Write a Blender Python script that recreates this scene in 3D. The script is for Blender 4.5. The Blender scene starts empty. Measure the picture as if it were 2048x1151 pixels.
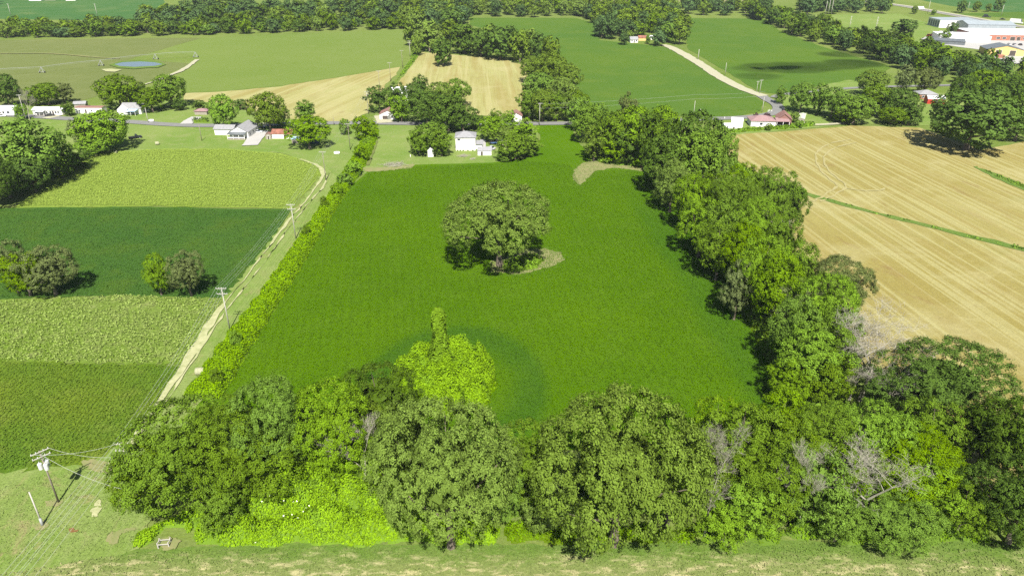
import bpy, math, random
import numpy as np
from mathutils import Vector, geometry

# ------------------------------------------------------------------ camera, sky, sun, exposure
SC = bpy.context.scene
COL = SC.collection
CAM_H, PITCH, FOC = 90.0, math.radians(27.0), 1422.0      # metres, down-tilt, focal length in photo pixels
CW, CH = 2048.0, 1151.0
cd = bpy.data.cameras.new('camera'); cam = bpy.data.objects.new('camera', cd); COL.objects.link(cam)
cd.sensor_width = 36.0; cd.sensor_fit = 'HORIZONTAL'; cd.lens = 36.0 * FOC / CW
cd.clip_start = 0.5; cd.clip_end = 20000
cam.location = (0, 0, CAM_H); cam.rotation_euler = (math.pi/2 - PITCH, 0, 0)
SC.camera = cam

SUN_EL, SUN_STR, SKY_STR, EXPO = math.radians(50.5), 5.0, 0.05, 1.05
SHADOW = Vector((-0.09, 1.0, 0)).normalized()              # way the shadows fall on the ground
w = bpy.data.worlds.new('World'); SC.world = w; w.use_nodes = True
nt = w.node_tree; nt.nodes.clear()
sky = nt.nodes.new('ShaderNodeTexSky'); sky.sky_type = 'NISHITA'; sky.sun_disc = False
sky.sun_elevation = SUN_EL
sky.sun_rotation = math.atan2(-SHADOW.x, -SHADOW.y)        # bearing of the sun from +Y
bg = nt.nodes.new('ShaderNodeBackground'); bg.inputs['Strength'].default_value = SKY_STR
wo = nt.nodes.new('ShaderNodeOutputWorld')
nt.links.new(sky.outputs[0], bg.inputs[0]); nt.links.new(bg.outputs[0], wo.inputs[0])
sl = bpy.data.lights.new('sun', 'SUN'); sl.energy = SUN_STR; sl.angle = math.radians(0.53); sl.color = (1.0, 0.955, 0.87)
sun = bpy.data.objects.new('sun', sl); COL.objects.link(sun); sun.location = (0, -200, 400)
sdir = Vector((SHADOW.x*math.cos(SUN_EL), SHADOW.y*math.cos(SUN_EL), -math.sin(SUN_EL)))
sun.rotation_euler = sdir.to_track_quat('-Z', 'Y').to_euler()
vs = SC.view_settings; vs.view_transform = 'Standard'; vs.look = 'None'; vs.exposure = EXPO; vs.gamma = 1.0
vs.use_curve_mapping = False
SC.cycles.max_bounces = 6; SC.cycles.diffuse_bounces = 3; SC.cycles.transmission_bounces = 4
SC.cycles.transparent_max_bounces = 16; SC.cycles.volume_bounces = 0; SC.cycles.use_denoising = False

# ------------------------------------------------------------------ surveying helpers
cp, sp = math.cos(PITCH), math.sin(PITCH)
def G(px, py, z=0.0):
    """ground (or height z) point seen at a photo pixel"""
    u = (px - CW/2)/FOC; v = (py - CH/2)/FOC
    t = (CAM_H - z)/(sp + v*cp)
    return (u*t, (cp - v*sp)*t)
def depth(y, z=0.0): return y*cp - (z - CAM_H)*sp
def row(y, z=0.0): return CH/2 + FOC*(-(z - CAM_H)*cp - y*sp)/depth(y, z)
def metres(py, wpx): return wpx*depth(G(1024, py)[1])/FOC
def GP(pts): return np.array([G(*p) for p in pts])

# ------------------------------------------------------------------ object helpers
def tag(o, label=None, cat=None, group=None, kind=None):
    if label: o['label'] = label
    if cat: o['category'] = cat
    if group: o['group'] = group
    if kind: o['kind'] = kind
    return o
def empty(name, loc=(0,0,0), rz=0.0, label=None, cat=None, group=None):
    o = bpy.data.objects.new(name, None); COL.objects.link(o)
    o.location = loc if len(loc) == 3 else (loc[0], loc[1], 0); o.rotation_euler = (0, 0, rz)
    o.empty_display_size = 0.5
    return tag(o, label, cat, group)
def link(name, me, parent=None, mat=None):
    o = bpy.data.objects.new(name, me); COL.objects.link(o)
    if parent is not None: o.parent = parent
    if mat is not None:
        if len(me.materials) == 0: me.materials.append(mat)
        elif me.materials[0] != mat:
            o.material_slots[0].link = 'OBJECT'; o.material_slots[0].material = mat
    return o
def np_mesh(name, V, F, tint=None, smooth=False):
    """V (n,3); F (m,k) with constant k"""
    me = bpy.data.meshes.new(name)
    V = np.asarray(V, dtype=np.float32); F = np.asarray(F, dtype=np.int32)
    m, k = F.shape
    me.vertices.add(len(V)); me.vertices.foreach_set('co', V.ravel())
    me.loops.add(m*k); me.loops.foreach_set('vertex_index', F.ravel())
    me.polygons.add(m); me.polygons.foreach_set('loop_start', np.arange(0, m*k, k, dtype=np.int32))
    me.polygons.foreach_set('loop_total', np.full(m, k, dtype=np.int32))
    if smooth: me.polygons.foreach_set('use_smooth', np.ones(m, dtype=bool))
    me.update(calc_edges=True)
    if tint is not None:
        a = me.attributes.new('tint', 'FLOAT', 'FACE'); a.data.foreach_set('value', np.asarray(tint, dtype=np.float32))
    return me

class MB:
    """collects boxes, prisms and tubes into one mesh"""
    def __init__(s): s.v = []; s.f = []
    def add(s, vs_, fs): b = len(s.v); s.v += [tuple(x) for x in vs_]; s.f += [tuple(b+i for i in f) for f in fs]; return s
    def box(s, x0, x1, y0, y1, z0, z1):
        return s.add([(x0,y0,z0),(x1,y0,z0),(x1,y1,z0),(x0,y1,z0),(x0,y0,z1),(x1,y0,z1),(x1,y1,z1),(x0,y1,z1)],
                     [(0,3,2,1),(4,5,6,7),(0,1,5,4),(1,2,6,5),(2,3,7,6),(3,0,4,7)])
    def tube(s, a, b, r0, r1=None, n=6, caps=True):
        r1 = r0 if r1 is None else r1
        a = Vector(a); b = Vector(b); d = (b-a)
        if d.length < 1e-6: return s
        d.normalize(); u = d.orthogonal().normalized(); w_ = d.cross(u)
        vs_ = []
        for c, r in ((a, r0), (b, r1)):
            for i in range(n):
                t = 2*math.pi*i/n; vs_.append(c + u*(r*math.cos(t)) + w_*(r*math.sin(t)))
        fs = [(i, (i+1) % n, n+(i+1) % n, n+i) for i in range(n)]
        if caps: fs += [tuple(range(n-1, -1, -1)), tuple(range(n, 2*n))]
        return s.add(vs_, fs)
    def path(s, pts, r, n=4):
        for a, b in zip(pts[:-1], pts[1:]): s.tube(a, b, r, r, n, False)
        return s
    def prism(s, prof, x0, x1):
        """profile in (y,z) swept along x"""
        n = len(prof)
        return s.add([(x0,)+tuple(p) for p in prof]+[(x1,)+tuple(p) for p in prof],
                     [(i, (i+1) % n, n+(i+1) % n, n+i) for i in range(n)]+[tuple(range(n-1,-1,-1)), tuple(range(n, 2*n))])
    def build(s, name, mat, parent=None, smooth=False, bevel=0):
        me = bpy.data.meshes.new(name); me.from_pydata(s.v, [], s.f)
        if smooth:
            for p in me.polygons: p.use_smooth = True
        me.materials.append(mat); me.update()
        o = link(name, me, parent)
        if bevel:
            m = o.modifiers.new('bevel', 'BEVEL'); m.width = bevel; m.segments = 2; m.limit_method = 'ANGLE'
        return o

def copy_tree(o, parent=None):
    c = o.copy(); COL.objects.link(c); c.parent = parent
    for ch in list(o.children): copy_tree(ch, c)
    return c

# ------------------------------------------------------------------ material helpers
class NT:
    def __init__(s, name):
        s.m = bpy.data.materials.new(name); s.m.use_nodes = True; s.t = s.m.node_tree; s.t.nodes.clear()
        s.out = s.t.nodes.new('ShaderNodeOutputMaterial')
    def n(s, typ, **kw):
        x = s.t.nodes.new(typ)
        for k, v in kw.items(): setattr(x, k, v)
        return x
    def l(s, a, b): s.t.links.new(a, b)
    def pos(s):
        return s.n('ShaderNodeNewGeometry').outputs['Position']
    def mapping(s, vec, scale=(1,1,1), rotz=0.0, loc=(0,0,0)):
        # rotate first, then scale, so that streaks can follow a row direction
        r = s.n('ShaderNodeVectorRotate', rotation_type='Z_AXIS'); r.inputs['Angle'].default_value = rotz
        s.l(vec, r.inputs['Vector'])
        m = s.n('ShaderNodeMapping'); m.inputs['Scale'].default_value = scale; m.inputs['Location'].default_value = loc
        s.l(r.outputs[0], m.inputs['Vector']); return m.outputs[0]
    def noise(s, vec, scale, detail=3.0, rough=0.55, dist=0.0):
        x = s.n('ShaderNodeTexNoise'); x.inputs['Scale'].default_value = scale; x.inputs['Detail'].default_value = detail
        x.inputs['Roughness'].default_value = rough; x.inputs['Distortion'].default_value = dist
        s.l(vec, x.inputs['Vector']); return x.outputs['Fac']
    def ramp(s, fac, stops):
        r = s.n('ShaderNodeValToRGB'); e = r.color_ramp.elements
        while len(e) < len(stops): e.new(0.5)
        for el, (p, c) in zip(e, stops):
            el.position = p; el.color = (c, c, c, 1) if isinstance(c, (int, float)) else (*c, 1)
        s.l(fac, r.inputs[0]); return r.outputs['Color']
    def mix(s, fac, a, b, mode='MIX'):
        x = s.n('ShaderNodeMix', data_type='RGBA', blend_type=mode)
        for v, i in ((fac, 0), (a, 6), (b, 7)):
            if hasattr(v, 'is_linked') or hasattr(v, 'links'): s.l(v, x.inputs[i])
            elif i == 0: x.inputs[0].default_value = v
            else: x.inputs[i].default_value = (*v, 1) if len(v) == 3 else v
        return x.outputs[2]
    def math(s, op, a, b=0.0, c=None, clamp=False):
        x = s.n('ShaderNodeMath', operation=op, use_clamp=clamp)
        for i, v in enumerate((a, b, c)):
            if v is None: continue
            if isinstance(v, (int, float)): x.inputs[i].default_value = v
            else: s.l(v, x.inputs[i])
        return x.outputs[0]
    def bsdf(s, color, rough=0.8, spec=0.2, metal=0.0, bump=None, bstr=0.5, bdist=0.1):
        p = s.n('ShaderNodeBsdfPrincipled')
        if hasattr(color, 'links'): s.l(color, p.inputs['Base Color'])
        else: p.inputs['Base Color'].default_value = (*color, 1)
        p.inputs['Roughness'].default_value = rough; p.inputs['Specular IOR Level'].default_value = spec
        p.inputs['Metallic'].default_value = metal
        if bump is not None:
            b = s.n('ShaderNodeBump'); b.inputs['Strength'].default_value = bstr; b.inputs['Distance'].default_value = bdist
            s.l(bump, b.inputs['Height']); s.l(b.outputs[0], p.inputs['Normal'])
        return p
    def done(s, sh):
        s.l(sh.outputs[0] if hasattr(sh, 'outputs') else sh, s.out.inputs['Surface']); return s.m

GAIN = 0.72          # field colours below were read for a shorter exposure
def field_mat(name, c1, c2, c3, big=0.02, mid=0.25, fine=2.5, rows=None, fine_amt=0.5, bstr=0.6, extra=None, seed=0.0):
    """crop or grass seen from above: broad patches c1..c2, mid blotches of c3, fine leaf grain, optional rows (angle, spacing m, strength)"""
    c1, c2, c3 = (tuple(GAIN*x for x in c) for c in (c1, c2, c3))
    k = NT(name); P = k.mapping(k.pos(), loc=(seed*37.0, seed*11.0, 0))
    a = k.ramp(k.noise(P, big, 4, 0.6), [(0.35, 0.0), (0.65, 1.0)])
    col = k.mix(a, c1, c2)
    b = k.ramp(k.noise(P, mid, 4, 0.65, 0.4), [(0.5, 0.0), (0.78, 0.75)])
    col = k.mix(b, col, c3)
    if rows:
        ang, sp_, st = rows
        wv = k.n('ShaderNodeTexWave', wave_type='BANDS', bands_direction='X'); wv.inputs['Scale'].default_value = 1.0
        wv.inputs['Distortion'].default_value = 1.2; wv.inputs['Detail'].default_value = 2; wv.inputs['Detail Scale'].default_value = 1.5
        f = 2*math.pi/sp_/20.0
        k.l(k.mapping(k.pos(), scale=(f, f*0.12, f), rotz=ang), wv.inputs['Vector'])
        col = k.mix(k.ramp(wv.outputs['Fac'], [(0.2, st), (0.8, 0.0)]), col, tuple(x*0.62 for x in c1))
    if extra: col = extra(k, col)
    g = k.noise(P, fine, 5, 0.75)
    col = k.mix(1.0, col, k.ramp(g, [(0.25, 1.0-fine_amt), (0.75, 1.0+fine_amt)]), 'MULTIPLY')
    k.done(k.bsdf(col, 0.95, 0.0, bump=g, bstr=bstr, bdist=0.35))
    return k.m

def leaf_mat(name, base, hue=0.06, trans=0.12, spec=0.025):
    k = NT(name)
    at = k.n('ShaderNodeAttribute', attribute_name='tint').outputs['Fac']
    oi = k.n('ShaderNodeObjectInfo').outputs['Random']
    hs = k.n('ShaderNodeHueSaturation'); hs.inputs['Color'].default_value = (*base, 1)
    k.l(k.math('MULTIPLY_ADD', oi, hue, 0.5-hue/2), hs.inputs['Hue'])
    k.l(k.math('MULTIPLY_ADD', oi, -0.12, 1.04), hs.inputs['Saturation'])
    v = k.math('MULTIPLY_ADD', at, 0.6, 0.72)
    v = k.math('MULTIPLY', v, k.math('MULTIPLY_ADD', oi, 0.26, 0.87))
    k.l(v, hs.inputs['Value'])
    p = k.bsdf(hs.outputs[0], 0.55, spec)
    tr = k.n('ShaderNodeBsdfTranslucent'); k.l(hs.outputs[0], tr.inputs['Color'])
    mx = k.n('ShaderNodeMixShader'); mx.inputs[0].default_value = trans
    k.l(p.outputs[0], mx.inputs[1]); k.l(tr.outputs[0], mx.inputs[2])
    return k.done(mx)

def plain_mat(name, c, rough=0.6, spec=0.3, metal=0.0, var=0.25, scale=1.5):
    k = NT(name); tc = k.n('ShaderNodeTexCoord').outputs['Object']
    n_ = k.noise(tc, scale, 5, 0.65)
    col = k.mix(1.0, c, k.ramp(n_, [(0.3, 1-var), (0.7, 1+var*0.4)]), 'MULTIPLY')
    return k.done(k.bsdf(col, rough, spec, metal))

# ------------------------------------------------------------------ materials
R = math.radians
def soy_extra(k, col):
    # headland rows drilled in a ring round the thicket and along the hedgerow: darker, bluer leaves
    P = k.pos(); sx = k.n('ShaderNodeSeparateXYZ'); k.l(P, sx.inputs[0])
    X, Y = sx.outputs[0], sx.outputs[1]
    cx, cy = G(905, 775)
    dx = k.math('MULTIPLY', k.math('SUBTRACT', X, cx), 0.92); dy = k.math('MULTIPLY', k.math('SUBTRACT', Y, cy), 0.72)
    d = k.math('SQRT', k.math('ADD', k.math('MULTIPLY', dx, dx), k.math('MULTIPLY', dy, dy)))
    d = k.math('ADD', d, k.math('MULTIPLY', k.noise(P, 0.25, 2), 1.6))
    ring = k.ramp(k.math('DIVIDE', d, 40.0), [(0.28, 0.0), (0.37, 0.5), (0.46, 0.55), (0.53, 0.0)])
    col = k.mix(ring, col, (0.0274, 0.0778, 0.0101))
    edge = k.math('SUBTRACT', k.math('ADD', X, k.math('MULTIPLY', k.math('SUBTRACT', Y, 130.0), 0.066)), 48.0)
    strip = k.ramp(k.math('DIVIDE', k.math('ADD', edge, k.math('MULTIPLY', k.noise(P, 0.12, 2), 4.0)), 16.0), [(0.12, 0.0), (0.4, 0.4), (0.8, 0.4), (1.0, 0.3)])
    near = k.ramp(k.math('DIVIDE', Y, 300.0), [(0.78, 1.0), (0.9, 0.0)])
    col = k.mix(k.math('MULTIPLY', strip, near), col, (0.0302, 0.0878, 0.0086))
    yel = k.ramp(k.noise(P, 0.035, 3, 0.6), [(0.55, 0.0), (0.75, 0.6)])
    return k.mix(yel, col, (0.0684, 0.1368, 0.0029))
def stubble_extra(ang, spc):
    def fx(k, col):
        P = k.pos()
        # long thin straw streaks, bright combine swaths, brown bare drifts
        st = k.noise(k.mapping(P, scale=(2.2, 0.03, 1), rotz=ang), 1.0, 3, 0.6)
        col = k.mix(k.ramp(st, [(0.36, 0.40), (0.56, 0.0)]), col, (0.165, 0.130, 0.045))
        wv = k.noise(k.mapping(P, scale=(1.0/spc*2.0, 0.004, 1), rotz=ang), 1.0, 2, 0.5)
        col = k.mix(k.ramp(wv, [(0.5, 0.0), (0.58, 0.6), (0.62, 0.6), (0.68, 0.0)]), col, (0.320, 0.300, 0.140))
        w2 = k.noise(k.mapping(P, scale=(1.0/spc*1.1, 0.006, 1), rotz=ang, loc=(7, 3, 0)), 1.0, 2, 0.5)
        col = k.mix(k.ramp(w2, [(0.52, 0.0), (0.62, 0.55)]), col, (0.2232, 0.1836, 0.0612))
        br = k.noise(k.mapping(P, scale=(0.09, 0.035, 1), rotz=ang), 1.0, 5, 0.7, 1.0)
        col = k.mix(k.ramp(br, [(0.58, 0.0), (0.74, 0.7)]), col, (0.180, 0.125, 0.052))
        pale = k.noise(P, 0.03, 4, 0.7, 0.6)
        col = k.mix(k.ramp(pale, [(0.5, 0.0), (0.72, 0.75)]), col, (0.315, 0.290, 0.140))
        gr = k.noise(P, 0.022, 4, 0.7)
        return k.mix(k.ramp(gr, [(0.60, 0.0), (0.8, 0.5)]), col, (0.1728, 0.1944, 0.0648))
    return fx
def pasture_extra(k, col):
    P = k.pos()
    st = k.noise(k.mapping(P, scale=(0.02, 0.35, 1), rotz=R(8)), 1.0, 4, 0.65, 0.5)
    col = k.mix(k.ramp(st, [(0.45, 0.0), (0.7, 0.55)]), col, (0.1152, 0.144, 0.0504))
    return col
def mown_extra(k, col):
    P = k.pos()
    st = k.noise(k.mapping(P, scale=(1.1, 0.09, 1), rotz=R(-4)), 1.0, 6, 0.75, 1.2)
    col = k.mix(k.ramp(st, [(0.42, 0.0), (0.64, 0.5)]), col, (0.195, 0.24, 0.085))
    d = k.noise(P, 0.13, 5, 0.75, 0.8)
    col = k.mix(k.ramp(d, [(0.54, 0.0), (0.68, 0.85)]), col, (0.225, 0.20, 0.095))
    return col
def straw_extra(k, col):
    P = k.pos()
    st = k.noise(k.mapping(P, scale=(0.05, 1.1, 1)), 1.0, 5, 0.7, 0.4)
    return k.mix(k.ramp(st, [(0.42, 0.0), (0.6, 0.85)]), col, (0.3168, 0.2808, 0.1296))

M = {}
M['ground'] = field_mat('ground_grass', (0.14, 0.21, 0.035), (0.20, 0.26, 0.06), (0.25, 0.27, 0.10), 0.012, 0.16, 1.6, fine_amt=0.35, extra=pasture_extra)
M['lawn'] = field_mat('lawn', (0.1663, 0.2587, 0.0510), (0.2195, 0.2932, 0.0765), (0.2926, 0.3105, 0.1360), 0.03, 0.2, 2.0, fine_amt=0.25)
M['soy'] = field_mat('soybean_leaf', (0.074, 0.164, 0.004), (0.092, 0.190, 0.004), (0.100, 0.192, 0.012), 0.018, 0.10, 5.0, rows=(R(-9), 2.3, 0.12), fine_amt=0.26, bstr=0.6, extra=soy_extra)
M['soy_left'] = field_mat('soybean_leaf_deep', (0.055, 0.130, 0.022), (0.066, 0.142, 0.022), (0.098, 0.165, 0.020), 0.03, 0.10, 3.0, fine_amt=0.4, bstr=0.9, seed=2)
M['tall'] = field_mat('tall_pale_crop', (0.2063, 0.2968, 0.0418), (0.2313, 0.3192, 0.0532), (0.1625, 0.2576, 0.0380), 0.03, 0.3, 1.7, rows=(R(0), 3.0, 0.0), fine_amt=0.4, bstr=1.0, seed=3)
M['clump'] = field_mat('clumped_crop', (0.165, 0.240, 0.045), (0.150, 0.240, 0.028), (0.28, 0.30, 0.12), 0.03, 0.25, 1.2, fine_amt=0.5, bstr=1.0, seed=4)
M['rowcrop'] = field_mat('row_crop', (0.110, 0.205, 0.020), (0.165, 0.235, 0.022), (0.230, 0.290, 0.050), 0.035, 0.12, 2.4, rows=(R(-3), 0.95, 0.5), fine_amt=0.38, bstr=0.9, seed=5)
M['mown'] = field_mat('mown_grass', (0.165, 0.260, 0.045), (0.215, 0.290, 0.075), (0.28, 0.33, 0.11), 0.05, 0.3, 2.6, fine_amt=0.35, extra=mown_extra, seed=6)
M['mown_pale'] = field_mat('pale_flattened_grass', (0.24, 0.30, 0.11), (0.27, 0.32, 0.12), (0.22, 0.28, 0.08), 0.1, 0.6, 2.6, fine_amt=0.3, seed=21)
M['straw'] = field_mat('straw_verge', (0.20, 0.24, 0.065), (0.24, 0.25, 0.08), (0.33, 0.29, 0.12), 0.06, 0.5, 2.6, fine_amt=0.35, extra=straw_extra, seed=7)
def verge_extra(k, col):
    P = k.pos(); sx = k.n('ShaderNodeSeparateXYZ'); k.l(P, sx.inputs[0])
    wob = k.noise(k.mapping(P, scale=(0.2, 0.5, 1)), 1.0, 6, 0.75, 0.8)
    q = k.math('ADD', k.math('SUBTRACT', sx.outputs[1], 84.0), k.math('MULTIPLY', k.math('SUBTRACT', wob, 0.5), 9.0))
    col = k.mix(k.ramp(k.math('DIVIDE', q, -6.0), [(0.2, 0.0), (0.8, 0.5)]), col, (0.205, 0.215, 0.085))
    st = k.noise(k.mapping(P, scale=(0.32, 0.9, 1), loc=(5, 9, 0)), 1.0, 5, 0.7, 0.4)
    m_ = k.math('MULTIPLY', k.ramp(st, [(0.50, 0.0), (0.62, 1.0)]), k.ramp(k.math('DIVIDE', q, -5.0), [(0.1, 0.0), (0.9, 0.9)]))
    col = k.mix(m_, col, (0.36, 0.33, 0.17))
    br = k.noise(P, 0.35, 5, 0.7)
    return k.mix(k.math('MULTIPLY', k.ramp(br, [(0.56, 0.0), (0.68, 0.8)]), k.ramp(k.math('DIVIDE', q, 3.0), [(0.0, 0.0), (0.5, 1.0)])), col, (0.19, 0.15, 0.075))
M['verge'] = field_mat('grass_verge', (0.115, 0.200, 0.030), (0.14, 0.215, 0.045), (0.17, 0.24, 0.05), 0.05, 0.4, 2.6, fine_amt=0.35, extra=verge_extra, seed=7)
M['stub'] = field_mat('wheat_stubble', (0.3043, 0.2588, 0.0778), (0.3441, 0.3077, 0.1077), (0.3292, 0.2973, 0.1048), 0.02, 0.2, 2.2, fine_amt=0.22, extra=stubble_extra(R(-7), 5.0), bstr=0.5)
M['stub_mid'] = field_mat('pale_stubble', (0.3581, 0.3392, 0.1239), (0.3999, 0.3975, 0.1628), (0.3906, 0.3816, 0.1522), 0.02, 0.1, 1.5, fine_amt=0.18, extra=stubble_extra(R(14.5), 9.0), bstr=0.4, seed=8)
M['stub_far'] = field_mat('wheat_stubble_far', (0.3581, 0.3392, 0.1239), (0.3999, 0.3975, 0.1628), (0.3906, 0.3816, 0.1522), 0.02, 0.1, 1.5, fine_amt=0.18, extra=stubble_extra(R(-3), 8.0), bstr=0.4, seed=9)
M['palegreen'] = field_mat('pale_green_crop', (0.155, 0.225, 0.045), (0.175, 0.240, 0.055), (0.185, 0.245, 0.065), 0.008, 0.05, 0.8, fine_amt=0.15, seed=10)
M['pasture'] = field_mat('olive_pasture', (0.150, 0.185, 0.055), (0.170, 0.200, 0.065), (0.21, 0.235, 0.09), 0.01, 0.06, 0.8, fine_amt=0.2, extra=pasture_extra, seed=11)
M['farsoy'] = field_mat('far_soybean', (0.0780, 0.1582, 0.0253), (0.0990, 0.1751, 0.0230), (0.1275, 0.1921, 0.0287), 0.008, 0.04, 0.9, fine_amt=0.22, seed=12)
M['farsoy2'] = field_mat('far_soybean_blue', (0.055, 0.145, 0.040), (0.075, 0.165, 0.045), (0.15, 0.21, 0.07), 0.006, 0.03, 0.8, fine_amt=0.15, seed=13)
M['fartan'] = field_mat('far_dry_field', (0.24, 0.26, 0.10), (0.28, 0.27, 0.12), (0.20, 0.25, 0.09), 0.006, 0.03, 0.8, fine_amt=0.15, seed=14)
M['ditch'] = field_mat('ditch_grass', (0.115, 0.195, 0.035), (0.14, 0.22, 0.045), (0.20, 0.24, 0.08), 0.05, 0.4, 2.0, fine_amt=0.4, seed=15)
def soil_mat(name, c1, c2, s=0.6, rough=0.95):
    k = NT(name); P = k.pos(); n_ = k.noise(P, s, 6, 0.75, 0.4)
    col = k.mix(k.ramp(n_, [(0.3, 0.0), (0.7, 1.0)]), c1, c2)
    return k.done(k.bsdf(col, rough, 0.15, bump=n_, bstr=0.4))
M['asphalt'] = soil_mat('asphalt', (0.15, 0.15, 0.145), (0.19, 0.19, 0.18), 0.35, 0.85)
M['gravel'] = soil_mat('gravel', (0.29, 0.28, 0.19), (0.38, 0.365, 0.255), 0.8)
M['sand'] = soil_mat('sandy_track', (0.21, 0.235, 0.095), (0.40, 0.39, 0.225), 0.7)
M['bare'] = soil_mat('bare_soil', (0.225, 0.195, 0.10), (0.135, 0.175, 0.05), 0.5)
M['swath'] = soil_mat('pale_straw_swath', (0.245, 0.215, 0.092), (0.31, 0.285, 0.135), 0.9)
M['concrete'] = soil_mat('concrete', (0.32, 0.315, 0.30), (0.40, 0.39, 0.37), 0.4, 0.8)
M['redsoil'] = soil_mat('red_mud', (0.12, 0.06, 0.025), (0.20, 0.11, 0.04), 1.5)
k = NT('pond_water'); wn = k.noise(k.pos(), 0.8, 3)
M['water'] = k.done(k.bsdf((0.10, 0.14, 0.16), 0.12, 0.5, bump=wn, bstr=0.15))

LEAF = {'o': leaf_mat('leaf_oak_grey_green', (0.108, 0.166, 0.018), 0.006), 'm': leaf_mat('leaf_mid_green', (0.098, 0.168, 0.011), 0.012),
        'b': leaf_mat('leaf_bright_green', (0.118, 0.210, 0.005), 0.010), 'd': leaf_mat('leaf_dark_green', (0.062, 0.110, 0.012), 0.010), 'k': leaf_mat('leaf_green_haze_tint', (0.066, 0.118, 0.032), 0.012),  # k: far woods, the blue of distance haze is put into the leaf colour
        'g': leaf_mat('leaf_olive_grey', (0.105, 0.135, 0.038), 0.010), 'v': leaf_mat('leaf_vine', (0.170, 0.298, 0.004), 0.0, 0.15),
        'u': leaf_mat('leaf_undergrowth', (0.126, 0.228, 0.010), 0.0, 0.15), 'r': leaf_mat('leaf_maroon', (0.060, 0.022, 0.030), 0.01),
        'c': leaf_mat('leaf_clumped_crop', (0.180, 0.245, 0.048), 0.0), 't': leaf_mat('leaf_tall_crop', (0.205, 0.280, 0.040), 0.0),
        'f': leaf_mat('leaf_flower', (0.75, 0.75, 0.62), 0.0)}
k = NT('bark'); tc = k.n('ShaderNodeTexCoord').outputs['Object']
bn = k.noise(k.mapping(tc, scale=(3, 3, 0.6)), 1.0, 5, 0.7)
M['bark'] = k.done(k.bsdf(k.mix(bn, (0.09, 0.07, 0.05), (0.20, 0.17, 0.135)), 0.9, 0.1, bump=bn))
k = NT('dead_wood'); tc = k.n('ShaderNodeTexCoord').outputs['Object']
bn = k.noise(k.mapping(tc, scale=(2, 2, 0.6)), 1.0, 4, 0.7)
M['dead'] = k.done(k.bsdf(k.mix(bn, (0.20, 0.185, 0.145), (0.38, 0.36, 0.295)), 0.9, 0.1, bump=bn))
k = NT('pole_wood'); tc = k.n('ShaderNodeTexCoord').outputs['Object']
bn = k.noise(k.mapping(tc, scale=(8, 8, 0.4)), 1.0, 4, 0.7)
M['pole'] = k.done(k.bsdf(k.mix(bn, (0.13, 0.11, 0.085), (0.26, 0.23, 0.19)), 0.85, 0.1, bump=bn))
k = NT('pole_wood_pale'); tc = k.n('ShaderNodeTexCoord').outputs['Object']
bn = k.noise(k.mapping(tc, scale=(8, 8, 0.4)), 1.0, 4, 0.7)
M['pole_pale'] = k.done(k.bsdf(k.mix(bn, (0.32, 0.30, 0.26), (0.46, 0.44, 0.40)), 0.85, 0.1, bump=bn))
M['white'] = plain_mat('white_siding', (0.78, 0.77, 0.74), 0.6, var=0.12, scale=0.6)
M['whiteroof'] = plain_mat('white_metal_roof', (0.74, 0.75, 0.75), 0.4, var=0.12, scale=0.3)
M['greyroof'] = plain_mat('grey_shingle', (0.26, 0.26, 0.27), 0.85, var=0.25, scale=1.2)
M['dkgreyroof'] = plain_mat('dark_grey_metal', (0.13, 0.145, 0.155), 0.5, var=0.25, scale=0.4)
M['midmetal'] = plain_mat('blue_grey_metal', (0.30, 0.34, 0.36), 0.4, var=0.15, scale=0.3)
M['brownroof'] = plain_mat('brown_shingle', (0.24, 0.13, 0.11), 0.85, var=0.25, scale=1.0)
M['rustroof'] = plain_mat('rusty_tin', (0.26, 0.11, 0.075), 0.7, var=0.5, scale=0.8)
M['purpleroof'] = plain_mat('mauve_shingle', (0.27, 0.17, 0.17), 0.85, var=0.2, scale=1.0)
M['brick'] = plain_mat('red_brick', (0.36, 0.15, 0.10), 0.85, var=0.3, scale=2.0)
M['red'] = plain_mat('red_paint', (0.42, 0.045, 0.03), 0.55, var=0.25, scale=0.8)
M['yellow'] = plain_mat('yellow_block', (0.60, 0.44, 0.17), 0.8, var=0.15, scale=0.5)
M['darkdoor'] = plain_mat('dark_brown_door', (0.075, 0.06, 0.05), 0.6, var=0.2)
M['greywood'] = plain_mat('weathered_board', (0.30, 0.27, 0.22), 0.9, var=0.35, scale=2.0)
M['blue'] = plain_mat('light_blue_tarp', (0.40, 0.58, 0.74), 0.5, var=0.15)
M['dkblue'] = plain_mat('dark_blue_tarp', (0.04, 0.075, 0.14), 0.5, var=0.2)
M['palegreenroof'] = plain_mat('pale_green_tin', (0.50, 0.56, 0.40), 0.6, var=0.2, scale=0.6)
M['steel'] = plain_mat('galvanised_steel', (0.30, 0.31, 0.31), 0.6, 0.3, 0.0, 0.15)
M['wire'] = plain_mat('aluminium_wire', (0.42, 0.43, 0.40), 0.6, 0.3, 0.0, 0.05)
M['insul'] = plain_mat('grey_porcelain', (0.55, 0.56, 0.55), 0.3)
M['rubber'] = plain_mat('tyre_rubber', (0.025, 0.025, 0.026), 0.9)
M['carglass'] = plain_mat('car_glass', (0.025, 0.03, 0.035), 0.08, 0.6)
M['window'] = plain_mat('window_glass', (0.05, 0.06, 0.07), 0.1, 0.6)
M['straw_bale'] = plain_mat('hay_bale', (0.34, 0.345, 0.21), 0.95, 0.1, 0, 0.4, 6.0)
for nm, c in (('paint_white', (0.72, 0.72, 0.72)), ('paint_black', (0.02, 0.022, 0.025)), ('paint_silver', (0.42, 0.43, 0.44)), ('paint_blue', (0.06, 0.12, 0.25)), ('paint_red', (0.40, 0.04, 0.03))):
    M[nm] = plain_mat(nm, c, 0.25, 0.5, var=0.05)

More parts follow.
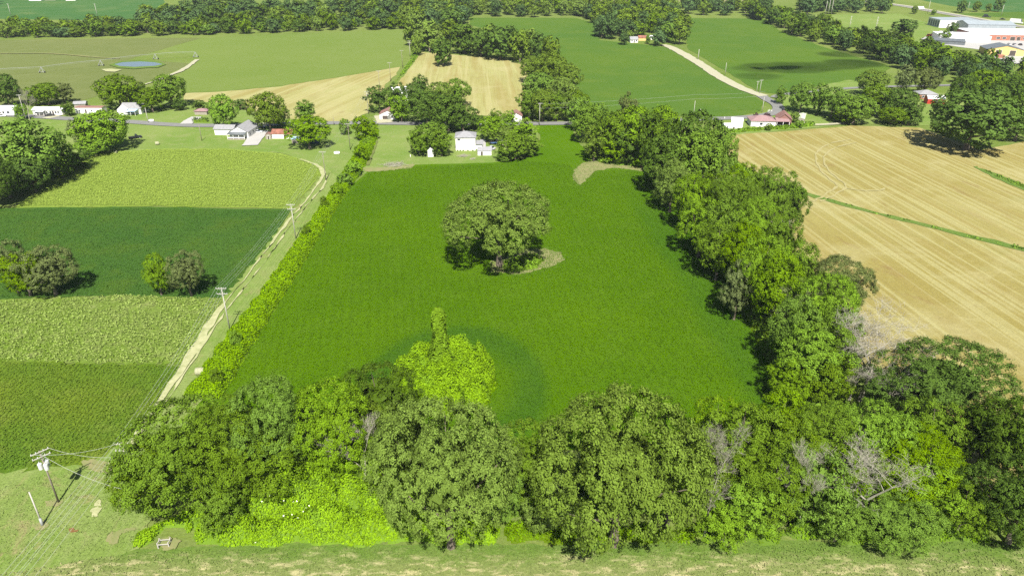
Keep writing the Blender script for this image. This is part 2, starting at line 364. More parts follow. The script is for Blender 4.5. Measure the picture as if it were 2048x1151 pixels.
# ------------------------------------------------------------------ ground: one sheet to the horizon, then fields, roads, tracks as thin layers
def poly_mesh(name, P2, z, mat, jit=0.0, step=6.0, seed=0, parent=None):
    rng = np.random.default_rng(seed); pts = []
    n = len(P2)
    for i in range(n):
        a, b = np.array(P2[i][:2]), np.array(P2[(i+1) % n][:2]); L = np.linalg.norm(b-a)
        m_ = max(1, int(L/step)) if jit else 1
        for j in range(m_):
            p = a + (b-a)*j/m_
            if jit: p = p + rng.normal(0, jit, 2)
            pts.append(p)
    vs_ = [Vector((p[0], p[1], 0)) for p in pts]
    tris = geometry.tessellate_polygon([vs_])
    V = np.array([(p[0], p[1], z) for p in pts]); F = []
    for t in tris:
        a, b, c = (pts[i] for i in t)
        F.append(t if (b[0]-a[0])*(c[1]-a[1])-(b[1]-a[1])*(c[0]-a[0]) > 0 else (t[0], t[2], t[1]))
    me = np_mesh(name, V, np.array(F)); me.materials.append(mat)
    return link(name, me, parent)
LAYER = [0.0]
def patch(name, px, mat, jit=0.5, kind='structure', step=6.0):
    LAYER[0] += 0.008
    o = poly_mesh(name, GP(px), LAYER[0], M[mat], jit, step, seed=len(LAYER)+int(LAYER[0]*1000)); tag(o, kind=kind); return o
def ribbon(name, px, width, mat, jit=0.0, closed=False):
    """road or track: centre line in photo pixels, width in metres (number or list)"""
    P = GP(px); n = len(P)
    # smooth by Catmull-Rom
    Q = []; Wd = []
    ws = [width]*n if isinstance(width, (int, float)) else width
    for i in range(n-1):
        p0, p1, p2, p3 = P[max(i-1, 0)], P[i], P[i+1], P[min(i+2, n-1)]
        m_ = max(4, int(np.linalg.norm(p2-p1)/4))
        for j in range(m_):
            t = j/m_
            Q.append(0.5*((2*p1)+(-p0+p2)*t+(2*p0-5*p1+4*p2-p3)*t*t+(-p0+3*p1-3*p2+p3)*t**3)); Wd.append(ws[i]+(ws[i+1]-ws[i])*t)
    Q.append(P[-1]); Wd.append(ws[-1]); Q = np.array(Q); Wd = np.array(Wd)
    rng = np.random.default_rng(len(Q))
    T = np.gradient(Q, axis=0); T /= np.linalg.norm(T, axis=1)[:, None]; N = np.stack([-T[:, 1], T[:, 0]], 1)
    LAYER[0] += 0.008
    l = Q + N*(Wd/2 + rng.normal(0, 1, len(Q))*jit)[:, None]; r = Q - N*(Wd/2 + rng.normal(0, 1, len(Q))*jit)[:, None]
    V = np.concatenate([np.c_[l, np.full(len(l), LAYER[0])], np.c_[r, np.full(len(r), LAYER[0])]]); m_ = len(Q)
    F = [(m_+i, m_+i+1, i+1, i) for i in range(m_-1)]
    me = np_mesh(name, V, np.array(F)); me.materials.append(M[mat]); o = link(name, me); tag(o, kind='structure'); return o

g = poly_mesh('ground', [(-9000, -3000), (9000, -3000), (9000, 16000), (-9000, 16000)], 0.0, M['ground']); tag(g, kind='structure')
# far country
patch('far_field_west', [(-700, -60), (300, -60), (330, 6), (290, 42), (-20, 38), (-700, 38)], 'farsoy2')
patch('far_field_dry', [(-700, -95), (900, -95), (700, -22), (330, -2), (-700, -6)], 'fartan')
patch('far_field_middle', [(330, 0), (640, -5), (820, -20), (830, 20), (560, 20), (350, 8)], 'palegreen')
patch('far_field_north', [(950, -40), (1600, -60), (1540, 4), (1200, 8), (940, 14)], 'fartan')
patch('far_field_east', [(1790, -60), (2800, -60), (2800, 30), (2048, 30), (1900, 12), (1800, -8)], 'farsoy2')
patch('far_field_corner', [(1900, 28), (2048, 24), (2500, 20), (2500, 60), (2048, 38), (1985, 34)], 'farsoy')
patch('olive_pasture', [(-600, 83), (-20, 81), (300, 76), (402, 76), (330, 97), (255, 120), (320, 122), (385, 128), (290, 165), (150, 205), (130, 225), (-600, 240)], 'pasture')
patch('pale_green_field', [(402, 77), (560, 70), (806, 60), (803, 133), (690, 152), (560, 172), (465, 181), (370, 186), (330, 172), (388, 128), (396, 116), (330, 98)], 'palegreen')
patch('stubble_field_west', [(366, 187), (465, 182), (560, 173), (690, 153), (800, 134), (792, 150), (770, 172), (735, 225), (700, 243), (640, 243), (560, 236), (470, 214), (370, 208)], 'stub_mid')
patch('stubble_field_north', [(838, 104), (880, 108), (935, 112), (1000, 117), (1052, 132), (1058, 160), (1045, 200), (1038, 232), (960, 232), (900, 218), (780, 190), (800, 160), (826, 130)], 'stub_far')
patch('soybean_field_north', [(940, 36), (1050, 36), (1150, 36), (1208, 52), (1198, 80), (1250, 86), (1310, 92), (1345, 98), (1420, 140), (1500, 188), (1528, 206), (1515, 226), (1440, 235), (1380, 234), (1300, 228), (1180, 235), (1130, 160), (1090, 100), (1010, 70), (940, 50)], 'farsoy')
patch('soybean_field_east', [(1342, 36), (1530, 38), (1560, 62), (1640, 92), (1720, 116), (1785, 134), (1760, 150), (1660, 175), (1570, 190), (1518, 184), (1450, 142), (1376, 98), (1370, 60)], 'farsoy')
patch('pasture_east', [(1560, 32), (1800, 28), (1900, 62), (1860, 100), (1800, 110), (1700, 80), (1600, 64)], 'lawn')
# farm lawns either side of the road
patch('lawn_west', [(-500, 205), (150, 212), (280, 205), (380, 200), (470, 214), (560, 236), (640, 244), (740, 245), (760, 215), (830, 205), (960, 235), (1075, 245), (1078, 300), (1000, 330), (830, 334), (735, 344), (690, 370), (640, 335), (560, 306), (310, 302), (190, 306), (60, 360), (-300, 420)], 'lawn')
patch('lawn_east', [(1440, 236), (1500, 232), (1560, 215), (1545, 192), (1700, 160), (1800, 180), (1920, 190), (2300, 180), (2300, 262), (2048, 245), (1840, 252), (1700, 248), (1560, 262), (1440, 276)], 'lawn')
patch('industrial_yard', [(1840, 78), (1880, 62), (2300, 62), (2300, 150), (2000, 125), (1960, 100), (1890, 90)], 'concrete')
# crop land
patch('tall_crop_field', [(30, 416), (110, 356), (190, 306), (310, 299), (450, 298), (560, 308), (612, 322), (642, 337), (641, 352), (582, 418), (300, 413)], 'tall', 0.4, step=3)
patch('dark_soybean_field', [(-260, 420), (30, 416), (300, 414), (582, 419), (545, 478), (500, 540), (468, 580), (440, 602), (250, 592), (-260, 606)], 'soy_left', 0.3)
patch('clumped_crop_field', [(-260, 608), (60, 598), (250, 590), (445, 598), (404, 668), (364, 728), (180, 727), (-260, 715)], 'clump', 0.4, step=1.2)
patch('row_crop_field', [(-260, 714), (180, 727), (364, 730), (330, 790), (288, 850), (225, 905), (190, 925), (140, 935), (-260, 965)], 'rowcrop', 0.6, step=1.4)
patch('mown_strip', [(590, 318), (650, 330), (690, 372), (648, 430), (585, 530), (520, 640), (440, 760), (395, 830), (330, 960), (280, 1100), (250, 1200), (-260, 1220), (-260, 962), (140, 933), (195, 922), (240, 888), (290, 845), (365, 728), (445, 598), (545, 478), (640, 352), (640, 334)], 'mown', 0.55, step=1.3)
patch('soybean_field', [(380, 830), (440, 762), (520, 642), (585, 532), (648, 432), (705, 372), (735, 344), (790, 340), (830, 330), (985, 326), (1050, 318), (1070, 300), (1082, 278), (1072, 252), (1140, 250), (1158, 285), (1182, 318), (1172, 328), (1155, 342), (1148, 358), (1160, 370), (1175, 355), (1186, 338), (1230, 334), (1300, 336), (1345, 400), (1410, 480), (1480, 570), (1540, 670), (1590, 780), (1620, 880), (1300, 900), (1000, 900), (700, 870)], 'soy', 0.25, step=4)
patch('verge', [(-200, 1240), (-200, 1190), (250, 1112), (262, 1096), (700, 1086), (1100, 1086), (1500, 1082), (2300, 1078), (2300, 1240)], 'verge', 0.5, step=3)
patch('stubble_field_east', [(1440, 272), (1560, 264), (1700, 252), (1840, 256), (1960, 300), (2400, 220), (2700, 900), (2048, 960), (1990, 1000), (1900, 960), (1870, 900), (1780, 800), (1700, 690), (1640, 600), (1580, 500), (1560, 420), (1500, 340), (1445, 300)], 'stub', 0.4)
patch('weed_patch', [(1150, 340), (1163, 328), (1182, 322), (1200, 328), (1180, 345), (1172, 362), (1160, 371), (1150, 364), (1146, 350)], 'bare', 0.34, step=0.8)
patch('weedy_end', [(1176, 324), (1200, 322), (1230, 325), (1285, 327), (1330, 338), (1300, 346), (1230, 336), (1192, 342), (1176, 358)], 'bare', 0.34, step=0.8)
patch('oak_island', [(985, 545), (1040, 550), (1100, 535), (1133, 520), (1120, 505), (1090, 498), (1040, 500), (980, 525)], 'bare', 0.34, step=0.8)
patch('burn_edge', [(722, 337), (790, 334), (828, 328), (826, 336), (780, 342), (735, 345)], 'bare', 0.34, step=0.8)
patch('mud_hole', [(134, 1060), (146, 1057), (158, 1061), (152, 1066), (140, 1066)], 'redsoil', 0.16, step=0.35)
patch('dry_patch_by_pole', [(92, 1005), (112, 997), (128, 1006), (112, 1016), (96, 1014)], 'bare', 0.16, step=0.35)
patch('dry_patch_by_stub', [(66, 1050), (86, 1042), (100, 1050), (88, 1062), (70, 1060)], 'bare', 0.16, step=0.35)
patch('dry_patch_by_frame', [(318, 1082), (340, 1072), (362, 1082), (350, 1100), (326, 1104)], 'bare', 0.16, step=0.35)
patch('dry_grass', [(190, 1008), (197, 1000), (204, 1004), (200, 1013), (194, 1016)], 'sand', 0.16, step=0.35)
patch('dry_grass', [(178, 1026), (190, 1017), (206, 1018), (200, 1024), (196, 1032), (186, 1030)], 'sand', 0.16, step=0.35)
patch('bare_corner', [(162, 925), (190, 918), (215, 925), (232, 938), (215, 948), (190, 944), (172, 936)], 'bare', 0.16, step=0.35)
patch('dry_grass', [(222, 1066), (268, 1056), (276, 1060), (240, 1070), (236, 1086), (225, 1092), (212, 1080)], 'bare', 0.16, step=0.35)
# ditches across the stubble
ribbon('grass_ditch', [(1560, 372), (1610, 388), (1660, 402), (1740, 424), (1830, 446), (1930, 472), (2048, 500), (2200, 540)], 3.2, 'ditch', 0.35)
ribbon('grass_ditch', [(1950, 334), (1985, 350), (2048, 376), (2140, 410)], [1.0, 4.5, 5, 5], 'ditch', 0.35)
ribbon('combine_track', [(1700, 280), (1660, 288), (1636, 302), (1632, 318), (1642, 342), (1668, 366), (1672, 376), (1640, 396), (1625, 404)], 0.8, 'swath', 0.3)
ribbon('combine_track', [(1712, 286), (1672, 296), (1652, 308), (1648, 322), (1658, 342), (1686, 366), (1690, 378), (1662, 394), (1640, 404)], 0.8, 'swath', 0.3)
ribbon('combine_track', [(1690, 376), (1720, 382), (1760, 381), (1768, 376)], [1.6, 0.9, 0.6, 0.3], 'swath', 0.3)
# roads
ribbon('road', [(-300, 216), (20, 231), (150, 239), (240, 243), (340, 250), (430, 252), (560, 249), (640, 247), (760, 247), (900, 249), (1080, 248), (1200, 246), (1400, 239), (1480, 236), (1535, 230), (1556, 221), (1553, 210), (1535, 200), (1522, 192)], 6.4, 'asphalt')
ribbon('road_spur', [(1548, 196), (1560, 191), (1620, 184), (1720, 176), (1860, 172), (2048, 168)], 4.5, 'asphalt')
ribbon('gravel_drive', [(1528, 193), (1490, 180), (1440, 155), (1390, 122), (1345, 97), (1325, 90)], [7, 7, 8, 8, 8, 6], 'gravel', 0.25)
ribbon('highway', [(1500, -20), (1660, -4), (1790, 10), (1860, 22), (1940, 36), (2048, 55), (2300, 95)], [16, 17, 17, 17, 17, 17, 17], 'gravel')
ribbon('highway_lane', [(1500, -19.5), (1660, -3.5), (1790, 10.5), (1860, 22.5), (1940, 36.5), (2048, 55.5), (2300, 95.5)], 9, 'asphalt')
ribbon('dirt_track', [(262, 905), (292, 845), (335, 785), (380, 715), (420, 652), (452, 605), (500, 545), (560, 465), (610, 405), (640, 362), (646, 345), (630, 330), (600, 320)], [0.6, 1.1, 1.6, 2.2, 2.2, 0.9, 0.35, 0.4, 0.35, 1.0, 2.0, 1.5, 0.7], 'sand', 0.33)
ribbon('wheel_rut', [(300, 850), (345, 785), (392, 715), (432, 652), (470, 600), (515, 545), (572, 465), (620, 405), (648, 372), (655, 352)], [0.3, 0.4, 0.5, 0.7, 0.3, 0.12, 0.1, 0.15, 0.6, 0.6], 'sand', 0.25)
ribbon('grass_path', [(752, 276), (745, 295), (738, 315), (732, 332)], 3.0, 'pasture', 0.2)
ribbon('driveway', [(124, 229), (110, 233), (92, 238)], 5, 'gravel', 0.1)
ribbon('driveway', [(524, 262), (512, 276), (500, 292)], 7, 'concrete', 0.2)
ribbon('driveway', [(394, 235), (380, 243), (372, 249)], 6, 'concrete', 0.1)
ribbon('driveway', [(505, 258), (520, 252), (540, 247)], 4, 'gravel', 0.1)
ribbon('driveway', [(762, 232), (768, 240), (770, 247)], 8, 'gravel', 0.1)
ribbon('driveway', [(966, 280), (966, 290), (966, 297)], 2.6, 'concrete')
ribbon('driveway', [(1598, 244), (1620, 250), (1650, 250), (1690, 247)], 3.0, 'gravel', 0.1)
ribbon('farm_lane', [(290, 170), (330, 156), (370, 138), (394, 120)], [1.5, 2.5, 4, 3], 'gravel', 0.3)
ribbon('field_lane', [(0, 108), (100, 108), (200, 116), (240, 118)], 2.5, 'fartan', 0.3)
patch('pond_bank', [(218, 131), (240, 124), (280, 121), (318, 124), (334, 130), (318, 136), (270, 139), (236, 137)], 'ditch', 0.4)
patch('pond', [(227, 130), (245, 126), (280, 124.5), (310, 126), (326, 130), (310, 133), (270, 135), (240, 133.5)], 'water', 0.25)
patch('bare_sand', [(202, 140), (220, 139), (244, 141), (232, 145), (214, 144)], 'sand', 0.4)

# ------------------------------------------------------------------ foliage
def unit(a): return a/np.maximum(np.linalg.norm(a, axis=1), 1e-9)[:, None]
def cards(rng, C, N, S):
    """one irregular four-cornered leaf spray per row"""
    n = len(C); ref = unit(rng.normal(size=(n, 3))); T = unit(np.cross(N, ref)); B = np.cross(N, T)
    V = np.empty((n, 4, 3))
    for i, a in enumerate((0.0, 1.55, 3.15, 4.7)):
        aa = a + rng.uniform(-0.35, 0.35, n); rr = S*rng.uniform(0.55, 1.15, n)*(1.0 if i % 2 == 0 else 0.72)
        V[:, i] = C + (T*np.cos(aa)[:, None] + B*np.sin(aa)[:, None])*rr[:, None] + N*(rng.uniform(-0.22, 0.22, n)*S)[:, None]
    return V.reshape(-1, 3), np.arange(4*n).reshape(n, 4)

def crown_mesh(name, seed, Rr, H, zlow, nl, lobe, sub, nleaf, leaf, gap=0.0, cover=1.0, full=0.90, smooth=False):
    """crown of lobes > clumps > leaf sprays; Rr crown radius, H tree height, zlow where the crown starts"""
    rng = np.random.default_rng(seed)
    c = (H - zlow)/2; zc = zlow + c
    i = np.arange(nl) + 0.5; ph = np.pi*(1+5**0.5)*i + rng.uniform(0, 6); zz = 1 - 2*i/nl*full
    D = np.stack([np.cos(ph)*np.sqrt(1-zz*zz), np.sin(ph)*np.sqrt(1-zz*zz), zz], 1) + rng.normal(0, 0.16, (nl, 3)); D = unit(D)
    lr = lobe*Rr*rng.uniform(0.7, 1.25, nl)
    bulge = 1 + 0.16*np.sin(2*ph + rng.uniform(0, 6)) + 0.10*np.sin(3*ph*0.37 + 1.3)
    keep = rng.random(nl) > gap
    # dome: wide below the middle, round on top
    wide = np.where(D[:, 2] < 0, 1.0 + 0.12*D[:, 2], 1.0)
    rad = rng.uniform(0.66, 1.02, nl)*np.clip(bulge, 0.8, 1.2)
    if smooth: rad = rng.uniform(0.84, 1.0, nl)*(1+(np.clip(bulge, 0.8, 1.2)-1)*0.5)
    C = np.stack([D[:, 0]*(Rr-lr)*rad*wide, D[:, 1]*(Rr-lr)*rad*wide, zc + D[:, 2]*(c - lr*0.8)*rng.uniform(0.85, 1.0, nl)], 1)
    C = C[keep]; lr = lr[keep]; D = D[keep]
    # a second, inner shell so that gaps look into shade and not through the crown
    PC = []; PN = []; PS = []; PT = []
    for q in range(len(C)):
        ns = int(max(6, cover*1.75*lr[q]**2/sub**2))
        d = unit(rng.normal(size=(ns*2, 3)) + 0.75*D[q] + np.array([0, 0, 0.35]))[:ns]
        sc = C[q] + d*np.array([1, 1, 0.85])*(lr[q]*rng.uniform(0.74, 1.08, ns))[:, None]
        dd = np.linalg.norm(sc[:, None, :] - C[None], axis=2)/lr[None]; dd[:, q] = 9
        ok = dd.min(axis=1) > 0.72
        sc = sc[ok]; d = d[ok]; ns = len(sc)
        if ns == 0: continue
        off = rng.normal(size=(ns, nleaf, 3)); off /= np.maximum(np.linalg.norm(off, axis=2), 1e-6)[..., None]
        off *= (sub*rng.random((ns, nleaf))**0.45)[..., None]; off[..., 2] *= 0.8
        p = sc[:, None] + off
        nn = unit((0.75*d[:, None] + 0.65*off/sub + 0.25*np.array([0, 0, 1]) + rng.normal(0, 0.28, off.shape)).reshape(-1, 3))
        PC.append(p.reshape(-1, 3)); PN.append(nn); PS.append(leaf*rng.uniform(0.7, 1.25, ns*nleaf))
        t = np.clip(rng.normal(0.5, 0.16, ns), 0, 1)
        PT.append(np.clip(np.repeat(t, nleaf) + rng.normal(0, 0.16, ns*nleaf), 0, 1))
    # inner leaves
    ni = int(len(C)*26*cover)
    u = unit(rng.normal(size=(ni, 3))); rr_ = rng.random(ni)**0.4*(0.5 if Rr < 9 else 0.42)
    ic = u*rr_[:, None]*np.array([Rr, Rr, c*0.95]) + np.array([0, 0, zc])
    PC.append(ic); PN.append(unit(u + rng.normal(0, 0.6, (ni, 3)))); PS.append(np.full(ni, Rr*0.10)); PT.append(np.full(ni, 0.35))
    PC = np.concatenate(PC); PN = np.concatenate(PN); PS = np.concatenate(PS); PT = np.concatenate(PT)
    # fill the nominal radius and height
    kr = Rr/np.percentile(np.hypot(PC[:, 0], PC[:, 1]), 98.0); zt = np.percentile(PC[:, 2], 99.7); kz = (H-zlow)/(zt-zlow)
    PC = np.c_[PC[:, 0]*kr, PC[:, 1]*kr, zlow+(PC[:, 2]-zlow)*kz]; C = np.c_[C[:, 0]*kr, C[:, 1]*kr, zlow+(C[:, 2]-zlow)*kz]
    V, F = cards(rng, PC, PN, PS)
    V[:, 2] = np.maximum(V[:, 2], 0.05)
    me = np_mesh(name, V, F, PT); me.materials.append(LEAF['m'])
    return me, C

def trunk_mesh(name, seed, H, zlow, r0, C, limbs=7, sides=7):
    rng = random.Random(seed); mb = MB(); top = zlow + (H-zlow)*0.55
    pts = [Vector((0, 0, -0.2))]; n = 5
    for i in range(1, n+1):
        t = i/n; pts.append(Vector((rng.uniform(-1, 1)*0.25*t*r0*3, rng.uniform(-1, 1)*0.25*t*r0*3, top*t)))
    for i in range(n):
        ra = r0*(1.25 if i == 0 else 1-0.75*i/n); rb = r0*(1-0.75*(i+1)/n); mb.tube(pts[i], pts[i+1], ra, rb, sides, i in (0, n-1))
    idx = list(range(len(C))); rng.shuffle(idx)
    for q in idx[:limbs]:
        e = Vector(C[q]); s = pts[0].lerp(pts[-1], rng.uniform(0.35, 0.9)); m_ = s.lerp(e, 0.5) + Vector((0, 0, -0.06*(e-s).length))
        mb.tube(s, m_, r0*0.38, r0*0.24, 5, False); mb.tube(m_, e, r0*0.24, r0*0.06, 5, False)
    me = bpy.data.meshes.new(name); me.from_pydata(mb.v, [], mb.f); me.materials.append(M['bark']); me.update()
    return me

PROTO = {}
def proto(key, *variants):
    PROTO[key] = []
    for i, (seed, Rr, H, zlow, nl, lobe, sub, nleaf, leaf, gap) in enumerate(variants):
        me, C = crown_mesh('crown', seed, Rr, H, zlow, nl, lobe, sub, nleaf, leaf, gap, full=1.0 if key in ('far', 'mass', 'midM', 'midS') else (0.72 if key == 'oak' else 0.9), smooth=key == 'oak')
        tm = trunk_mesh('trunk', seed, H, zlow, 0.045*Rr+0.12, C)
        PROTO[key].append((me, tm, Rr, H))
# near: leaves a pixel or two across; mid and far: coarser sprays
proto('nearL', (11, 11.0, 18.0, 2.0, 64, 0.25, 0.58, 27, 0.175, 0.16), (12, 11.0, 18.0, 2.5, 54, 0.27, 0.64, 30, 0.185, 0.18), (13, 11.0, 18.0, 1.6, 84, 0.20, 0.53, 24, 0.165, 0.16))
proto('oak', (14, 13.0, 17.0, 2.6, 120, 0.175, 0.60, 28, 0.18, 0.10), (15, 13.0, 17.0, 2.2, 105, 0.19, 0.64, 30, 0.185, 0.12))
proto('nearM', (21, 6.5, 13.5, 1.4, 44, 0.29, 0.50, 23, 0.16, 0.16), (22, 6.5, 13.5, 1.0, 40, 0.29, 0.54, 25, 0.17, 0.18), (23, 6.5, 13.5, 1.8, 56, 0.24, 0.48, 22, 0.16, 0.16), (24, 6.5, 13.5, 0.8, 36, 0.32, 0.56, 25, 0.175, 0.20))
proto('nearS', (31, 3.6, 7.5, 0.4, 24, 0.36, 0.42, 16, 0.20, 0.08), (32, 3.6, 7.5, 0.3, 28, 0.32, 0.40, 15, 0.19, 0.10))
proto('midL', (41, 10.0, 17.0, 1.6, 56, 0.26, 0.90, 12, 0.44, 0.08), (42, 10.0, 17.0, 1.8, 46, 0.30, 0.95, 12, 0.46, 0.10))
proto('midM', (51, 5.5, 12.0, 0.4, 34, 0.31, 0.70, 11, 0.36, 0.08), (52, 5.5, 12.0, 0.3, 28, 0.35, 0.75, 11, 0.38, 0.12), (53, 5.5, 12.0, 0.5, 40, 0.28, 0.68, 11, 0.36, 0.10))
proto('midS', (61, 2.8, 5.5, 0.3, 16, 0.42, 0.50, 10, 0.30, 0.0), (62, 2.8, 5.5, 0.3, 18, 0.40, 0.46, 10, 0.28, 0.05))
proto('far', (71, 6.5, 14.0, 0.2, 28, 0.34, 1.1, 8, 0.72, 0.08), (72, 6.5, 14.0, 0.2, 24, 0.38, 1.15, 8, 0.74, 0.12), (73, 6.5, 14.0, 0.3, 34, 0.30, 1.1, 8, 0.70, 0.10), (74, 6.5, 14.0, 0.2, 22, 0.40, 1.2, 8, 0.76, 0.14))
proto('mass', (81, 6.5, 14.0, 0.6, 16, 0.42, 1.7, 6, 1.05, 0.05), (82, 6.5, 14.0, 0.6, 20, 0.36, 1.6, 6, 1.0, 0.10))
for k_, v_ in PROTO.items(): print('proto', k_, [len(x[0].polygons) for x in v_])

TR = random.Random(7)
def put_tree(x, y, r, H, mat, label, group=None, name='tree', variant=None, cat='tree'):
    if y < 240: key = 'oak' if (r > 8 and mat == 'o') else 'nearL' if r > 8 else ('nearM' if r > 4.3 else 'nearS')
    elif y < 500: key = 'midL' if r > 7.5 else ('midM' if r > 3.6 else 'midS')
    else: key = 'far'
    P = PROTO[key]; me, tm, Rr, Hp = P[TR.randrange(len(P)) if variant is None else variant % len(P)]
    e = empty(name, (x, y, 0), TR.uniform(0, 6.28), label, cat, group); q_ = TR.uniform(0.9, 1.1) if name == 'tree' else 1.0; e.scale = (r/Rr*q_, r/Rr/q_, H/Hp); e.rotation_euler = (TR.uniform(-.05, .05), TR.uniform(-.05, .05), e.rotation_euler[2])
    link('trunk', tm, e); link('crown', me, e, LEAF[mat])
    return e
def solve_tree(cx, ytop, ybase, wpx):
    Y = G(1024, ybase)[1]
    lo, hi = 1.0, 45.0
    for _ in range(40):
        H = (lo+hi)/2; zc = 0.56*H; c = 0.44*H; t = depth(Y, zc); r = wpx/2*t/FOC
        d = math.atan2(CAM_H-zc, Y); top = row(Y, zc) - FOC/t*math.sqrt((r*math.sin(d))**2 + (c*math.cos(d))**2)
        if top > ytop: lo = H
        else: hi = H
    return (cx-CW/2)*t/FOC, Y, r, max(H, 0.9*r)
ORD = 'first second third fourth fifth sixth seventh eighth ninth tenth eleventh twelfth thirteenth fourteenth fifteenth sixteenth seventeenth eighteenth nineteenth twentieth'.split()
def ordinal(i):
    if i < 20: return ORD[i]
    t = ['twenty', 'thirty', 'forty', 'fifty', 'sixty'][(i+1)//10-2]; u = (i+1) % 10
    return (t[:-1]+'ieth') if u == 0 else t+'-'+ORD[u-1]
LOOK = {'o': 'grey-green', 'm': 'mid green', 'b': 'bright green', 'd': 'dark green', 'k': 'deep green', 'g': 'olive grey', 'r': 'maroon', 'v': 'yellow-green'}
def grove(rows, where, count, group, key='y', dflt='leafy tree'):
    """rows: (cx, ytop, ybase, width px, leaf, [own label], [name])"""
    S = [(solve_tree(*r[:4]), r) for r in rows]
    order = sorted(range(len(S)), key=lambda i: S[i][0][1] if key == 'y' else S[i][0][0])
    for n_, i in enumerate(order):
        (x, y, r, H), rw = S[i]
        if H > 30 or H < 2.0: print('TREE?', rw[:4], round(r, 1), round(H, 1))
        lab = rw[5] if len(rw) > 5 and rw[5] else f'{LOOK[rw[4]]} tree, {ordinal(n_)} {count} {where}'
        nm = rw[6] if len(rw) > 6 else ('bush' if H < 5 else 'tree')
        put_tree(x, y, r, H, rw[4], lab, group, nm, cat='bush' if nm == 'bush' else 'tree')

# --- the great oak standing in the soybeans
grove([(998, 362, 532, 236, 'o', 'huge round grey-green oak standing alone in the soybean field', 'oak_tree')], '', '', None)
# --- foreground row
grove([
 (355, 792, 1000, 270, 'm'), (300, 862, 1012, 160, 'm'), (450, 800, 995, 220, 'm'), (545, 757, 965, 200, 'm'), (520, 850, 1000, 170, 'm'),
 (668, 758, 960, 190, 'b', 'round lime-green tree standing between darker oaks at the field corner'), (765, 722, 890, 150, 'd', 'small dark green tree tucked behind the lime-green round tree'),
 (815, 790, 950, 150, 'o'), (895, 800, 1094, 315, 'o', 'broad grey-green oak overhanging the mown verge below the vine mound'), (1062, 838, 1005, 190, 'm'),
 (1240, 768, 1090, 372, 'o', 'broadest grey-green oak in the middle of the foreground row'), (1390, 845, 1010, 170, 'o'), (1480, 800, 980, 180, 'm'),
 (1560, 778, 930, 140, 'b'), (1520, 865, 1040, 200, 'm'), (1640, 800, 970, 190, 'm'), (1625, 885, 1048, 190, 'm'),
 (1745, 795, 960, 190, 'b'), (1830, 845, 1000, 210, 'b'), (1870, 900, 1030, 190, 'b'), (1790, 955, 1075, 200, 'm'), (1885, 662, 850, 280, 'd', 'large dark green tree leaning over the stubble beside bleached dead branches'),
 (1870, 790, 930, 150, 'm'), (1975, 790, 950, 150, 'd'), (2030, 800, 985, 170, 'd'), (2050, 905, 1085, 220, 'd'), (440, 940, 1050, 130, 'm'), (985, 900, 1050, 130, 'm'), (1100, 930, 1060, 120, 'o'), (1345, 880, 1050, 140, 'm'), (1500, 940, 1075, 140, 'b'), (1690, 900, 1030, 110, 'b'), (1680, 985, 1082, 120, 'm'), (600, 800, 950, 120, 'm'), (735, 800, 940, 110, 'o'), (1575, 830, 985, 140, 'm'), (1430, 790, 930, 110, 'b'), (1930, 960, 1070, 120, 'm'), (1450, 985, 1085, 130, 'b', 'bright leafy bush under the bleached bare tree', 'bush'),
 ], 'in the foreground row', 'from the pole end', 'trees of the foreground row', 'x')
# --- hedgerow between soybeans and stubble
grove([
 (1578, 715, 815, 90, 'b'), (1625, 650, 795, 150, 'b'), (1672, 625, 775, 130, 'm'), (1655, 700, 820, 120, 'm'), (1645, 548, 720, 170, 'b'), (1585, 590, 745, 110, 'm'), (1600, 560, 690, 110, 'g'),
 (1677, 512, 640, 145, 'g', 'grey-green tree jutting from the hedgerow over the pale stubble'), (1550, 500, 665, 120, 'b'), (1600, 480, 620, 100, 'm'), (1520, 470, 640, 110, 'b'), (1478, 515, 640, 75, 'g'),
 (1488, 445, 585, 105, 'b'), (1560, 425, 560, 90, 'm'), (1440, 440, 560, 110, 'm'), (1520, 395, 535, 130, 'b'), (1455, 400, 530, 110, 'm'), (1405, 395, 515, 105, 'b'),
 (1470, 350, 490, 120, 'm'), (1540, 335, 475, 125, 'm'), (1578, 365, 470, 80, 'd'), (1380, 345, 465, 90, 'b'), (1425, 345, 450, 90, 'm'), (1345, 320, 425, 85, 'o'), (1485, 325, 415, 80, 'b'),
 (1330, 270, 390, 110, 'd'), (1395, 262, 395, 120, 'm'), (1435, 255, 385, 85, 'm'), (1385, 222, 365, 120, 'd'), (1340, 240, 350, 95, 'm')],
 'along the stubble-side hedgerow', 'from the near end', 'hedgerow trees')
grove([(1190, 252, 322, 66, 'o'), (1225, 222, 320, 90, 'm'), (1275, 214, 325, 100, 'b'), (1300, 225, 335, 90, 'd'), (1255, 186, 262, 46, 'g', 'single tall pale tree rising above the copse by the road'), (1175, 212, 285, 70, 'm'),
 (1215, 245, 318, 75, 'm'), (1160, 195, 262, 56, 'm'), (1232, 275, 328, 60, 'b'), (1285, 275, 335, 62, 'b'), (1200, 205, 270, 60, 'm'), (1258, 255, 330, 70, 'd'), (1325, 212, 330, 80, 'b')],
 'in the copse by the road', 'from its near edge', 'copse trees south of the road')
grove([(1062, 112, 165, 54, 'o'), (1100, 105, 178, 76, 'o'), (1135, 128, 190, 66, 'o'), (1078, 145, 212, 74, 'm'), (1125, 155, 222, 78, 'o'), (1058, 178, 236, 56, 'm'), (1152, 180, 240, 66, 'm'), (1085, 178, 244, 60, 'o'), (1112, 184, 243, 44, 'm'), (1140, 185, 244, 40, 'o'), (1165, 200, 246, 50, 'b')],
 'beyond the road', 'from the road', 'trees of the strip north of the road')
